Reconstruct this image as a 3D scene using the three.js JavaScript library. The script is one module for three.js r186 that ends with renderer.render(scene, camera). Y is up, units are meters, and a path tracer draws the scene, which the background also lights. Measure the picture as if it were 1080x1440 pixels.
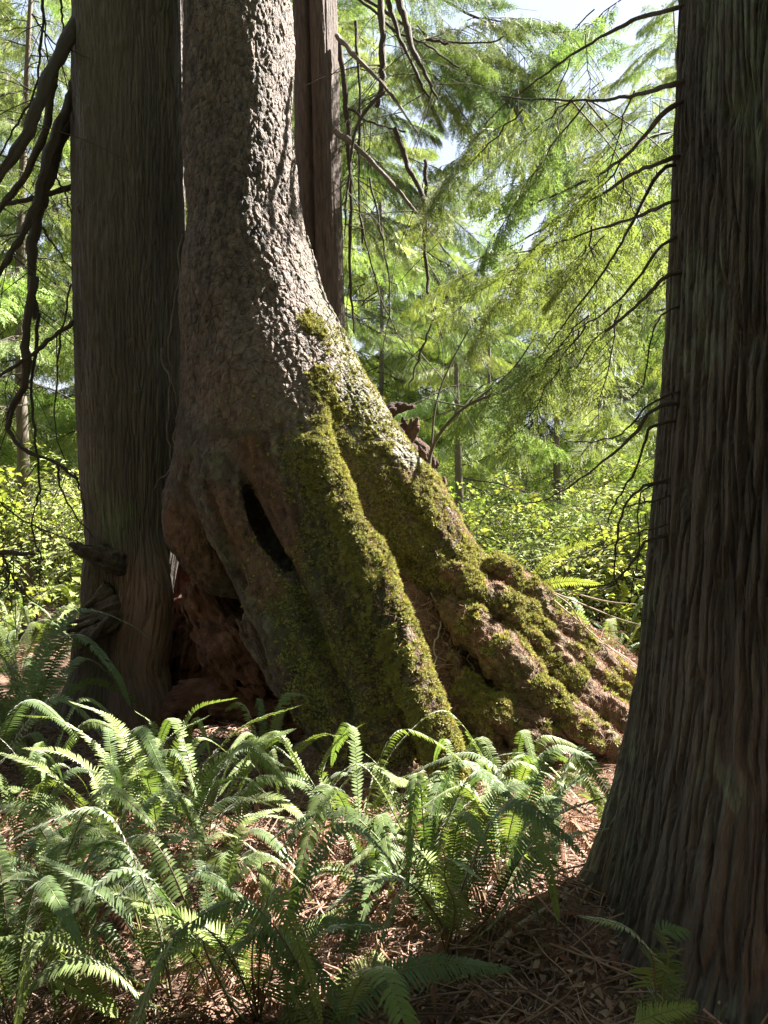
import * as THREE from 'three';
import { mergeGeometries } from 'three/addons/utils/BufferGeometryUtils.js';

// ---------------------------------------------------------------- camera, sky, sun, exposure
const scene = new THREE.Scene();
const TAN = 0.662, K = TAN / 720, EYE = 1.6;
const camera = new THREE.PerspectiveCamera(2 * Math.atan(TAN) * 180 / Math.PI, 0.75, 0.05, 400);
camera.position.set(0, EYE, 0);
camera.lookAt(0, EYE, -10);
const SUN = new THREE.Vector3(0.63, 0.72, -0.31).normalize(), SKY = 0.16;
{
  const w = 256, h = 128, a = new Float32Array(w * h * 4);
  for (let j = 0; j < h; j++) for (let i = 0; i < w; i++) {
    const el = ((j + 0.5) / h - 0.5) * Math.PI, az = ((i + 0.5) / w - 0.5) * 2 * Math.PI;
    const d = new THREE.Vector3(Math.cos(el) * Math.cos(az), Math.sin(el), Math.cos(el) * Math.sin(az));
    const t = Math.pow(Math.max(0, d.y), 0.5), s = Math.max(0, d.dot(SUN)), glow = 0.5 * Math.pow(s, 6);
    const o = (j * w + i) * 4;
    a[o] = (1.0 * (1 - t) + 0.55 * t + glow) * SKY; a[o + 1] = (1.02 * (1 - t) + 0.72 * t + glow) * SKY; a[o + 2] = (1.06 * (1 - t) + 1.05 * t + glow * 0.9) * SKY; a[o + 3] = 1;
    if (d.y < 0) { a[o] = 0.03; a[o + 1] = 0.035; a[o + 2] = 0.02; }
  }
  const sky = new THREE.DataTexture(a, w, h, THREE.RGBAFormat, THREE.FloatType);
  sky.mapping = THREE.EquirectangularReflectionMapping; sky.magFilter = THREE.LinearFilter; sky.needsUpdate = true;
  scene.background = sky; scene.environment = sky;
}
const sun = new THREE.DirectionalLight(new THREE.Color(1, 0.94, 0.84), 5);
sun.position.copy(SUN).multiplyScalar(40); sun.castShadow = true;
Object.assign(sun.shadow.camera, { left: -25, right: 25, top: 25, bottom: -25, near: 1, far: 120 });
sun.shadow.mapSize.set(4096, 4096);
scene.add(sun); scene.add(sun.target);
const renderer = new THREE.WebGLRenderer({ antialias: true });
renderer.setSize(768, 1024);
renderer.toneMapping = THREE.LinearToneMapping;
renderer.toneMappingExposure = 8.0;
renderer.shadowMap.enabled = true;
document.body?.appendChild?.(renderer.domElement);

// ---------------------------------------------------------------- helpers
let seed = 12345;
function rnd() { seed = (seed + 0x6D2B79F5) | 0; let t = Math.imul(seed ^ (seed >>> 15), 1 | seed); t = (t + Math.imul(t ^ (t >>> 7), 61 | t)) ^ t; return ((t ^ (t >>> 14)) >>> 0) / 4294967296; }
const rr = (a, b) => a + (b - a) * rnd();
const clamp = (x, a = 0, b = 1) => x < a ? a : x > b ? b : x;
const mix = (a, b, t) => a + (b - a) * t;
const sstep = (a, b, x) => { const t = clamp((x - a) / (b - a)); return t * t * (3 - 2 * t); };
const V = (x, y, z) => new THREE.Vector3(x, y, z);
const P = (px, py, d) => V((px - 540) * K * d, EYE - (py - 720) * K * d, -d);   // photo pixel + distance -> place
function hash(x, y, z) { let h = Math.imul(x, 374761393) ^ Math.imul(y, 668265263) ^ Math.imul(z, 2147483647 ^ 0x5bd1e995); h = Math.imul(h ^ (h >>> 13), 1274126177); h ^= h >>> 16; return (h >>> 0) / 4294967296; }
function noise(x, y, z) {
  const X = Math.floor(x), Y = Math.floor(y), Z = Math.floor(z); let u = x - X, v = y - Y, w = z - Z;
  u = u * u * (3 - 2 * u); v = v * v * (3 - 2 * v); w = w * w * (3 - 2 * w);
  const a = mix(mix(hash(X, Y, Z), hash(X + 1, Y, Z), u), mix(hash(X, Y + 1, Z), hash(X + 1, Y + 1, Z), u), v);
  const b = mix(mix(hash(X, Y, Z + 1), hash(X + 1, Y, Z + 1), u), mix(hash(X, Y + 1, Z + 1), hash(X + 1, Y + 1, Z + 1), u), v);
  return mix(a, b, w) * 2 - 1;
}
const fbm = (x, y, z, n = 4) => { let s = 0, a = 0.5; for (let i = 0; i < n; i++) { s += a * noise(x, y, z); x = x * 2.03 + 7.1; y = y * 2.03 + 3.7; z = z * 2.03 + 1.3; a *= 0.5; } return s; };
const ridge = (x, y, z) => 1 - Math.abs(noise(x, y, z));
const cellOut = { f1: 0, f2: 0, id: 0 };
function cells(x, y, z) {
  const X = Math.floor(x), Y = Math.floor(y), Z = Math.floor(z); let f1 = 9, f2 = 9, id = 0;
  for (let k = -1; k < 2; k++) for (let j = -1; j < 2; j++) for (let i = -1; i < 2; i++) {
    const a = X + i, b = Y + j, c = Z + k;
    const dx = a + hash(a, b, c) - x, dy = b + hash(a + 57, b, c) - y, dz = c + hash(a, b + 113, c) - z, d = dx * dx + dy * dy + dz * dz;
    if (d < f1) { f2 = f1; f1 = d; id = hash(a, b, c + 91); } else if (d < f2) f2 = d;
  }
  cellOut.f1 = Math.sqrt(f1); cellOut.f2 = Math.sqrt(f2); cellOut.id = id; return cellOut;
}
const names = {};
function numbered(n) { const k = (names[n] = (names[n] ?? -1) + 1); return k ? `${n}_${String(k).padStart(3, '0')}` : n; }
function thing(name, label, category, at = V(0, 0, 0), group) {
  const g = new THREE.Group(); g.name = numbered(name); g.position.copy(at); g.userData = { label, category }; if (group) g.userData.group = group; scene.add(g); return g;
}
function part(name, geo, mat, parent, kind, label) {
  const m = new THREE.Mesh(geo, mat); m.name = name; m.castShadow = m.receiveShadow = true;
  if (kind) m.userData.kind = kind; if (label) m.userData.label = label;
  parent.add(m); return m;
}
const GROUP0 = new THREE.Matrix4();
// geometry buffer
class Buf {
  constructor() { this.p = []; this.n = []; this.i = []; this.c = []; this.uv = []; }
  v(x, y, z) { this.p.push(x, y, z); return this.p.length / 3 - 1; }
  tri(a, b, c) { this.i.push(a, b, c); }
  geo(normals = true) {
    const g = new THREE.BufferGeometry(); g.setAttribute('position', new THREE.Float32BufferAttribute(this.p, 3));
    if (this.c.length) g.setAttribute('color', new THREE.Float32BufferAttribute(this.c, 3));
    if (this.uv.length) g.setAttribute('uv', new THREE.Float32BufferAttribute(this.uv, 2));
    g.setIndex(this.i); if (normals) g.computeVertexNormals(); return g;
  }
}
function spline(pts, n) { return new THREE.CatmullRomCurve3(pts, false, 'centripetal').getPoints(n); }
// tube along points with radii, optional roughness (m) and colour function
function tube(buf, pts, radii, seg = 6, rough = 0, col = null, sq = null) {
  const n = pts.length; let N = null; const base = buf.p.length / 3; let L = 0;
  if (buf.skin) buf.uv ??= [];
  for (let k = 0; k < n; k++) {
    const t = pts[Math.min(n - 1, k + 1)].clone().sub(pts[Math.max(0, k - 1)]).normalize();
    if (k) L += pts[k].distanceTo(pts[k - 1]);
    if (!N) N = Math.abs(t.y) > 0.9 ? V(0, 0, 1) : V(0, 1, 0);
    N = N.clone().sub(t.clone().multiplyScalar(N.dot(t))).normalize(); const B = t.clone().cross(N);
    const r = typeof radii === 'function' ? radii(k / (n - 1)) : mix(radii[0], radii[1], k / (n - 1));
    for (let s = 0; s < seg; s++) {
      const a = s / seg * Math.PI * 2; let q = r;
      const cx = Math.cos(a), sy = Math.sin(a);
      const p = pts[k];
      if (rough) q += rough * fbm(p.x * 9 + cx * 3 + 11, p.y * 9 + sy * 3, p.z * 9 + L * 3, 3);
      buf.v(p.x + (N.x * cx + B.x * sy) * q, p.y + (N.y * cx + B.y * sy) * q, p.z + (N.z * cx + B.z * sy) * q);
      if (buf.skin) buf.uv.push(s / seg * 0.5, L * 2);
      if (col) { const c = col(k / (n - 1), a, p); buf.c.push(c[0], c[1], c[2]); }
    }
  }
  for (let k = 0; k < n - 1; k++) for (let s = 0; s < seg; s++) {
    const a = base + k * seg + s, b = base + k * seg + (s + 1) % seg, c = a + seg, d = b + seg; buf.tri(a, c, b); buf.tri(b, c, d);
  }
  for (const [k, f] of [[0, 1], [n - 1, 0]]) {
    const c = buf.v(pts[k].x, pts[k].y, pts[k].z); if (buf.skin) buf.uv.push(0, 0); if (col) buf.c.push(...col(k / (n - 1), 0, pts[k]));
    for (let s = 0; s < seg; s++) { const a = base + k * seg + s, b = base + k * seg + (s + 1) % seg; f ? buf.tri(c, a, b) : buf.tri(c, b, a); }
  }
}
function scatter(name, geo, mat, mats, cols, parent, kind = 'stuff', label) {
  const m = new THREE.InstancedMesh(geo, mat, mats.length); m.name = name; m.castShadow = m.receiveShadow = true;
  for (let i = 0; i < mats.length; i++) { m.setMatrixAt(i, mats[i]); if (cols) m.setColorAt(i, cols[i]); }
  m.userData.kind = kind; if (label) m.userData.label = label; parent.add(m); return m;
}

// ---------------------------------------------------------------- materials
function grainTexture(n, f) {
  const a = new Uint8Array(n * n * 4);
  for (let j = 0; j < n; j++) for (let i = 0; i < n; i++) { const g = clamp(f(i / n, j / n)) * 255, o = (j * n + i) * 4; a[o] = a[o + 1] = a[o + 2] = g; a[o + 3] = 255; }
  const t = new THREE.DataTexture(a, n, n); t.wrapS = t.wrapT = THREE.RepeatWrapping; t.magFilter = THREE.LinearFilter; t.needsUpdate = true; return t;
}
function tiled(u, v, fu, fv, z) { // tileable noise by blending
  const s = (a, b) => fbm(a * fu, b * fv, z, 4);
  return mix(mix(s(u, v), s(u - 1, v), u), mix(s(u, v - 1), s(u - 1, v - 1), u), v);
}
const wrapRidge = (u, v, fu, fv, z) => { const a = (1 - Math.abs(noise(u * fu, v * fv, z))), b = (1 - Math.abs(noise((u - 1) * fu, v * fv, z))), c = (1 - Math.abs(noise(u * fu, (v - 1) * fv, z))), d = (1 - Math.abs(noise((u - 1) * fu, (v - 1) * fv, z))); return mix(mix(a, b, sstep(0.8, 1, u)), mix(c, d, sstep(0.8, 1, u)), sstep(0.8, 1, v)); };
const fibreTex = grainTexture(768, (u, v) => { const w = 0.012 * Math.sin(6.283 * (v * 2 + 0.3 * Math.sin(6.283 * u))); return 1.0 - 0.55 * Math.pow(wrapRidge(u + w, v, 46, 4, 3.3), 5) - 0.3 * Math.pow(wrapRidge(u + w, v, 110, 9, 7.3), 3) + 0.25 * noise(u * 300, v * 60, 2); });
const plateTex = grainTexture(768, (u, v) => { // scaly plates with narrow cracks, wrapping round
  const nx = 17, ny = 8, wu = u + 0.006 * Math.sin(6.283 * (v * 5 + u * 2)) + 0.008 * noise(u * 40, v * 20, 5), wv = v + 0.006 * Math.sin(6.283 * (u * 4)) + 0.006 * noise(u * 30, v * 30, 9);
  const X = Math.floor(wu * nx), Y = Math.floor(wv * ny); let f1 = 9, f2 = 9, id = 0;
  for (let j = -1; j < 2; j++) for (let i = -1; i < 2; i++) { const a = X + i, b = Y + j, A = (a % nx + nx) % nx, B = (b % ny + ny) % ny, dx = a + hash(A, B, 5) - wu * nx, dy = b + hash(A, B, 17) - wv * ny, d = Math.sqrt(dx * dx + dy * dy); if (d < f1) { f2 = f1; f1 = d; id = hash(A, B, 31); } else if (d < f2) f2 = d; }
  return 0.12 + sstep(0, 0.16, f2 - f1) * (0.45 + 0.35 * id) + 0.16 * noise(u * 90, v * 50, 3) + 0.12 * noise(u * 220, v * 160, 4);
});
const roughTex = grainTexture(512, (u, v) => 0.5 + 0.9 * tiled(u, v, 40, 30, 8.3));
const flareTex = grainTexture(768, (u, v) => {
  const nx = 26, ny = 15, wu = u + 0.012 * noise(u * 30, v * 20, 5) + 0.006 * noise(u * 80, v * 60, 5), wv = v + 0.012 * noise(u * 26, v * 26, 9);
  const X = Math.floor(wu * nx), Y = Math.floor(wv * ny); let f1 = 9, f2 = 9, id = 0;
  for (let j = -1; j < 2; j++) for (let i = -1; i < 2; i++) { const a = X + i, b = Y + j, A = (a % nx + nx) % nx, B = (b % ny + ny) % ny, dx = a + hash(A, B, 5) - wu * nx, dy = b + hash(A, B, 17) - wv * ny, d = Math.sqrt(dx * dx + dy * dy); if (d < f1) { f2 = f1; f1 = d; id = hash(A, B, 31); } else if (d < f2) f2 = d; }
  return 0.25 + sstep(0, 0.2, f2 - f1) * 0.4 * id + 0.25 * noise(u * 60, v * 40, 3) + 0.25 * noise(u * 160, v * 120, 4) + 0.15 * noise(u * 370, v * 300, 6);
});
const std = (o) => new THREE.MeshStandardMaterial({ roughness: 0.9, ...o });
const rgb = (r, g, b) => new THREE.Color().setRGB(r, g, b);
const M = {
  furrowed: std({ vertexColors: true, bumpMap: fibreTex, bumpScale: 0.009, roughness: 0.85 }),
  cedar: std({ vertexColors: true, bumpMap: fibreTex, bumpScale: 0.008, roughness: 0.85 }),
  spruce: std({ vertexColors: true, bumpMap: plateTex, bumpScale: 0.017, roughness: 0.8 }), rootBark: std({ vertexColors: true, bumpMap: flareTex, bumpScale: 0.022, roughness: 0.9 }),
  soil: std({ vertexColors: true, bumpMap: roughTex, bumpScale: 0.02, roughness: 0.95 }),
  rot: std({ vertexColors: true, bumpMap: fibreTex, bumpScale: 0.02, roughness: 0.95 }),
  branch: std({ color: rgb(0.055, 0.042, 0.032), bumpMap: roughTex, bumpScale: 0.008 }),
  branchGrey: std({ color: rgb(0.13, 0.105, 0.09), bumpMap: roughTex, bumpScale: 0.008 }),
  paleTwig: std({ color: rgb(0.34, 0.27, 0.22) }),
  deadTwig: std({ color: rgb(0.2, 0.13, 0.09) }),
  farTrunk: std({ color: rgb(0.13, 0.105, 0.085) }),
  rachis: std({ color: rgb(0.12, 0.14, 0.03), roughness: 0.6 }),
  brownRachis: std({ color: rgb(0.1, 0.06, 0.035), roughness: 0.6 }),
  litter: new THREE.MeshPhysicalMaterial({ color: rgb(1, 1, 1), roughness: 1, transmission: 0.25, thickness: 0 }),
  needle: std({ color: rgb(1, 1, 1) }),
};
const leafMat = (r, g, b, tr = 0.5, coat = 0) => new THREE.MeshPhysicalMaterial({ color: rgb(r, g, b), roughness: 1, transmission: tr, thickness: 0, clearcoat: coat, clearcoatRoughness: 0.32, side: THREE.DoubleSide });
const fernMats = [leafMat(0.11, 0.17, 0.024, 0.48, 0.25), leafMat(0.15, 0.205, 0.027, 0.48, 0.25), leafMat(0.07, 0.125, 0.024, 0.42, 0.3)];
const backlitFern = leafMat(0.2, 0.24, 0.03, 0.5, 0.2);  // fern leaf brightened and yellowed to carry the backlight
const deadFern = leafMat(0.2, 0.1, 0.05, 0.3, 0);
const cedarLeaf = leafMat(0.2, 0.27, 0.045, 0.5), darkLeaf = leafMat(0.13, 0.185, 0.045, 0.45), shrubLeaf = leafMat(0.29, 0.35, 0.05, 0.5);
const nearLeaf = leafMat(0.17, 0.23, 0.045, 0.5);
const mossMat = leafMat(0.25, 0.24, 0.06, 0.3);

// ---------------------------------------------------------------- ground
const moundAt = (x, z) => {
  const dx = x - 0.15, dz = z + 5.38;
  let h = 1.5 - 0.78 * Math.max(0, dx) - (dz > 0 ? 1.28 * dz : -1.0 * dz);
  h = h > -0.3 ? 0.5 * (h + Math.sqrt(h * h + 0.04)) : 0;
  return Math.max(0, h) * sstep(-0.55, 0.2, x + dz * 0.25) + 0.35 * Math.exp(-((x - 1.6) ** 2) / 1.2 - ((z + 5.2) ** 2) / 1.4);
};
const groundAt = (x, z) => moundAt(x, z) + 0.1 * noise(x * 0.5 + 3, 1, z * 0.5) + 0.04 * noise(x * 1.7, 5, z * 1.7) - 0.03
  + 0.22 * Math.exp(-((x - 1.1) ** 2 + (z + 2.75) ** 2) / 0.45) + sstep(12, 50, Math.hypot(x, z)) * 1.5;
{
  const b = new Buf(), n = 270;
  const warp = (u) => { const a = Math.abs(u); return Math.sign(u) * (a * 5.2 + Math.pow(a, 5) * 90); };
  for (let j = 0; j <= n; j++) for (let i = 0; i <= n; i++) {
    const x = warp(i / n * 2 - 1), z = warp(j / n * 2 - 1) - 4.2;
    const near = Math.hypot(x, z + 4) < 7;
    const y = groundAt(x, z) + (near ? 0.03 * fbm(x * 7, 2, z * 7, 4) : 0);
    b.v(x, y, z); b.uv.push(x, z);
    const t = 0.5 + 0.9 * fbm(x * 3, 4, z * 3, 4), s = 0.75 + 0.5 * noise(x * 19, 1, z * 19);
    b.c.push(mix(0.1, 0.21, t) * s, mix(0.062, 0.115, t) * s, mix(0.04, 0.075, t) * s);
  }
  for (let j = 0; j < n; j++) for (let i = 0; i < n; i++) { const a = j * (n + 1) + i; b.tri(a, a + n + 1, a + 1); b.tri(a + 1, a + n + 1, a + n + 2); }
  const g = part('ground', b.geo(), M.soil, scene, 'structure', 'brown forest floor of needles and soil rising to the roots');
}
function onGround(px, py) { // where the ray through a pixel meets the ground
  for (let d = 1.2; d < 30; d += 0.02) { const p = P(px, py, d); if (p.y <= groundAt(p.x, p.z)) return p; }
  return P(px, py, 10);
}

// ---------------------------------------------------------------- surface nets over a distance field
function nets(sdf, lo, hi, h, B = 8) {
  const nx = Math.ceil((hi.x - lo.x) / h), ny = Math.ceil((hi.y - lo.y) / h), nz = Math.ceil((hi.z - lo.z) / h);
  const pos = [], index = new Map(), quads = [], S = B + 1, val = new Float32Array(S * S * S), diag = B * h * 0.9 + h;
  const key = (x, y, z) => (z * 4096 + y) * 4096 + x;
  const edges = [];
  for (let bz = 0; bz < nz; bz += B) for (let by = 0; by < ny; by += B) for (let bx = 0; bx < nx; bx += B) {
    const c = sdf(lo.x + (bx + B / 2) * h, lo.y + (by + B / 2) * h, lo.z + (bz + B / 2) * h);
    if (Math.abs(c) > diag * 1.25) continue;
    for (let k = 0; k < S; k++) for (let j = 0; j < S; j++) for (let i = 0; i < S; i++) val[(k * S + j) * S + i] = sdf(lo.x + (bx + i) * h, lo.y + (by + j) * h, lo.z + (bz + k) * h);
    for (let k = 0; k < B; k++) for (let j = 0; j < B; j++) for (let i = 0; i < B; i++) {
      let mask = 0; const o = (k * S + j) * S + i, q = [o, o + 1, o + S, o + S + 1, o + S * S, o + S * S + 1, o + S * S + S, o + S * S + S + 1];
      for (let m = 0; m < 8; m++) if (val[q[m]] < 0) mask |= 1 << m;
      if (mask === 0 || mask === 255) continue;
      let sx = 0, sy = 0, sz = 0, n = 0;
      for (const [a, b] of EDGE) {
        const va = val[q[a]], vb = val[q[b]]; if ((va < 0) === (vb < 0)) continue;
        const t = va / (va - vb);
        sx += (a & 1) + t * ((b & 1) - (a & 1)); sy += ((a >> 1) & 1) + t * (((b >> 1) & 1) - ((a >> 1) & 1)); sz += ((a >> 2) & 1) + t * (((b >> 2) & 1) - ((a >> 2) & 1)); n++;
      }
      const X = bx + i, Y = by + j, Z = bz + k;
      index.set(key(X, Y, Z), pos.length / 3);
      pos.push(lo.x + (X + sx / n) * h, lo.y + (Y + sy / n) * h, lo.z + (Z + sz / n) * h);
      const v0 = val[q[0]] < 0;
      if (v0 !== (val[q[1]] < 0)) edges.push(X, Y, Z, 0, v0 ? 1 : 0);
      if (v0 !== (val[q[2]] < 0)) edges.push(X, Y, Z, 1, v0 ? 1 : 0);
      if (v0 !== (val[q[4]] < 0)) edges.push(X, Y, Z, 2, v0 ? 1 : 0);
    }
  }
  const idx = [];
  for (let e = 0; e < edges.length; e += 5) {
    const x = edges[e], y = edges[e + 1], z = edges[e + 2], ax = edges[e + 3], f = edges[e + 4];
    const g = ax === 0 ? [key(x, y, z), key(x, y - 1, z), key(x, y - 1, z - 1), key(x, y, z - 1)] : ax === 1 ? [key(x, y, z), key(x, y, z - 1), key(x - 1, y, z - 1), key(x - 1, y, z)] : [key(x, y, z), key(x - 1, y, z), key(x - 1, y - 1, z), key(x, y - 1, z)];
    const [a, b, c, d] = g.map((k) => index.get(k));
    if (a === undefined || b === undefined || c === undefined || d === undefined) continue;
    if (f) idx.push(a, b, c, a, c, d); else idx.push(a, c, b, a, d, c);
  }
  const geo = new THREE.BufferGeometry();
  geo.setAttribute('position', new THREE.Float32BufferAttribute(pos, 3)); geo.setIndex(idx); geo.computeVertexNormals();
  return geo;
}
const EDGE = [[0, 1], [2, 3], [4, 5], [6, 7], [0, 2], [1, 3], [4, 6], [5, 7], [0, 4], [1, 5], [2, 6], [3, 7]];
// chain of tapered capsules; nodes: [px, py, d, radius in px]
class Chain {
  constructor(nodes, sub = 6, world = false) {
    const pts = nodes.map((n) => world ? V(n[0], n[1], n[2]) : P(n[0], n[1], n[2])), rad = nodes.map((n) => world ? n[3] : n[3] * K * n[2]);
    const m = (nodes.length - 1) * sub; this.pts = pts.length > 1 ? new THREE.CatmullRomCurve3(pts, false, 'catmullrom').getPoints(m) : pts;
    this.rad = this.pts.map((_, i) => { const f = i / m * (nodes.length - 1), a = Math.min(nodes.length - 2, Math.floor(f)); const t = f - a; return mix(rad[a], rad[a + 1], t * t * (3 - 2 * t)); });
    this.dir = pts[pts.length - 1].clone().sub(pts[0]).normalize();
    this.lo = V(1e9, 1e9, 1e9); this.hi = V(-1e9, -1e9, -1e9);
    this.pts.forEach((p, i) => { this.lo.min(p.clone().subScalar(this.rad[i])); this.hi.max(p.clone().addScalar(this.rad[i])); });
    this.s = 0;
  }
  far(x, y, z) { const dx = Math.max(this.lo.x - x, 0, x - this.hi.x), dy = Math.max(this.lo.y - y, 0, y - this.hi.y), dz = Math.max(this.lo.z - z, 0, z - this.hi.z); return Math.sqrt(dx * dx + dy * dy + dz * dz); }
  dist(x, y, z) {
    const f = this.far(x, y, z); if (f > 0.35) return f + 0.02;
    let best = 1e9; const p = this.pts, r = this.rad;
    for (let i = 0; i < p.length - 1; i++) {
      const a = p[i], b = p[i + 1], bx = b.x - a.x, by = b.y - a.y, bz = b.z - a.z, ax = x - a.x, ay = y - a.y, az = z - a.z;
      let t = (ax * bx + ay * by + az * bz) / (bx * bx + by * by + bz * bz + 1e-12); t = t < 0 ? 0 : t > 1 ? 1 : t;
      const ex = ax - bx * t, ey = ay - by * t, ez = az - bz * t, d = Math.sqrt(ex * ex + ey * ey + ez * ez) - (r[i] + (r[i + 1] - r[i]) * t);
      if (d < best) best = d;
    }
    return best;
  }
}
const smin = (a, b, k) => { const h = Math.max(k - Math.abs(a - b), 0) / k; return Math.min(a, b) - h * h * k * 0.25; };
// bark relief of scaly plates elongated along dir
function plates(x, y, z, d, size, stretch) {
  const t = (x * d.x + y * d.y + z * d.z) * (1 - 1 / stretch);
  const wx = 0.25 * noise(x * 9, y * 5, z * 9), px = (x - d.x * t) / size + wx, py = (y - d.y * t) / size + 0.3 * wx, pz = (z - d.z * t) / size - wx;
  const c = cells(px, py, pz); return c;
}

// ---------------------------------------------------------------- the great flared tree
const UPV = V(0, 1, 0);
const trunkC = new Chain([[334, -120, 5.75, 74], [336, 120, 5.68, 75], [341, 300, 5.62, 80], [349, 440, 5.55, 92], [367, 560, 5.5, 99], [375, 660, 5.5, 86]]);
const legA = new Chain([[388, 520, 5.45, 80], [425, 670, 5.2, 70], [460, 790, 4.98, 70], [505, 910, 4.74, 66], [545, 1010, 4.54, 60], [582, 1110, 4.38, 52], [600, 1190, 4.3, 48]]);
const legA2 = new Chain([[452, 640, 4.98, 24], [490, 730, 4.74, 26], [531, 830, 4.52, 28], [573, 930, 4.34, 28], [612, 1030, 4.18, 26], [638, 1110, 4.08, 22], [650, 1180, 4.02, 18]]);
const legB = new Chain([[312, 630, 5.35, 54], [324, 720, 5.12, 48], [358, 800, 4.95, 40], [402, 880, 4.78, 40], [446, 970, 4.6, 42], [500, 1060, 4.42, 44], [550, 1150, 4.3, 42]]);
const legC = new Chain([[304, 610, 5.5, 50], [276, 690, 5.42, 42], [268, 750, 5.36, 36], [300, 800, 5.34, 32], [330, 815, 5.4, 24]]);
const legD = new Chain([[388, 320, 5.62, 28], [408, 400, 5.6, 38], [440, 490, 5.55, 50], [500, 620, 5.47, 64], [576, 745, 5.36, 68], [650, 835, 5.28, 60], [735, 895, 5.2, 46], [820, 945, 5.15, 34], [905, 1000, 5.1, 26]]);
const legBack = new Chain([[345, 560, 5.75, 80], [365, 700, 5.9, 50], [400, 840, 6.05, 34]]), legCore = new Chain([[360, 620, 5.62, 70], [400, 760, 5.5, 66], [450, 860, 5.35, 60], [500, 980, 5.2, 60]]);
const chains = [trunkC, legA, legA2, legB, legC, legD, legBack, legCore];
const blendK = [0, 0.16, 0.12, 0.12, 0.12, 0.16, 0.2, 0.05];
function treeBase(x, y, z) {
  let d = trunkC.dist(x, y, z);
  for (let i = 1; i < chains.length; i++) d = smin(d, chains[i].dist(x, y, z), blendK[i]);
  if (d > -0.3 && d < 0.2) d += 0.03 * noise(x * 3.1, y * 1.6, z * 3.1) + 0.014 * noise(x * 8, y * 4, z * 8);
  return d;
}
function onTree(px, py) { for (let d = 3.6; d < 7; d += 0.01) { const p = P(px, py, d); if (treeBase(p.x, p.y, p.z) < 0) return d; } return 5.2; }
const surfChain = (nodes, sink = 0) => new Chain(nodes.map(([x, y, r]) => [x, y, onTree(x, y) + sink, r]), 5);
const creases = [   // grooves and the slit between the root legs
  [surfChain([[342, 668, 4], [350, 698, 11], [363, 733, 14], [383, 766, 13], [407, 800, 10], [426, 832, 7]], 0.02), 0.025], [surfChain([[347, 690, 10], [363, 732, 15], [383, 765, 15], [405, 797, 11]], 0.09), 0.025], [surfChain([[352, 700, 14], [366, 735, 22], [384, 764, 22], [402, 790, 14]], 0.2), 0.025],
  [surfChain([[420, 822, 9], [436, 866, 13], [454, 918, 15], [476, 978, 14], [500, 1040, 12], [520, 1090, 10]], 0.01), 0.035], [surfChain([[428, 840, 6], [444, 885, 9], [464, 945, 9], [486, 1005, 7]], 0.06), 0.03], [surfChain([[468, 570, 8], [480, 630, 13], [497, 690, 14], [528, 742, 12], [575, 795, 14]], 0.0), 0.05],
  [surfChain([[290, 680, 4], [308, 735, 9], [322, 780, 12], [336, 820, 15]], 0.02), 0.035], [surfChain([[425, 690, 3], [455, 780, 5], [490, 870, 6], [525, 960, 5], [555, 1050, 4]], 0.0), 0.04], [surfChain([[395, 600, 3], [402, 660, 5], [425, 740, 5], [450, 810, 4]], 0.0), 0.04],
  [surfChain([[365, 830, 3], [395, 890, 5], [430, 960, 5], [465, 1030, 4]], 0.0), 0.04], [surfChain([[540, 640, 4], [575, 710, 6], [620, 770, 6], [680, 825, 5]], 0.0), 0.05], [surfChain([[520, 930, 3], [560, 1000, 5], [590, 1070, 5]], 0.0), 0.04], [surfChain([[270, 640, 3], [262, 690, 6], [285, 745, 6]], 0.0), 0.04],
];
function treeField(x, y, z) {
  let d = treeBase(x, y, z);
  if (d > -0.3 && d < 0.2) for (const [c, k] of creases) { if (c.far(x, y, z) > 0.1) continue; d = -smin(-d, c.dist(x, y, z), k); }
  return d;
}
const CD = { c: [0, 0, 0] };
function dressTree(geo, field, frames, paint, depth) {
  const p = geo.attributes.position, n = geo.attributes.normal, N = p.count, col = new Float32Array(N * 3), uv = new Float32Array(N * 2), alt = new Float32Array(N * 2); geo.userData.alt = alt;
  for (let i = 0; i < N; i++) {
    const x = p.getX(i), y = p.getY(i), z = p.getZ(i), nx = n.getX(i), ny = n.getY(i), nz = n.getZ(i);
    const r = frames(x, y, z, nx, ny, nz), c = paint(x, y, z, nx, ny, nz, r);
    p.setXYZ(i, x + nx * r.h, y + ny * r.h, z + nz * r.h);
    col[i * 3] = c[0]; col[i * 3 + 1] = c[1]; col[i * 3 + 2] = c[2];
    uv[i * 2] = r.u * 1.4; uv[i * 2 + 1] = r.v * 1.4; if (r.alt) { alt[i * 2] = r.alt[0]; alt[i * 2 + 1] = r.alt[1]; }
  }
  geo.setAttribute('color', new THREE.BufferAttribute(col, 3)); geo.setAttribute('uv', new THREE.BufferAttribute(uv, 2)); geo.computeVertexNormals();
  return geo;
}
function segDist(p, a, b) { const ab = b.clone().sub(a), t = clamp(p.clone().sub(a).dot(ab) / ab.lengthSq()); return p.distanceTo(a.clone().add(ab.multiplyScalar(t))); }
const px3 = (x, y, z) => [540 + x / (-z) / K, 720 + (EYE - y) / (-z) / K];
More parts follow.
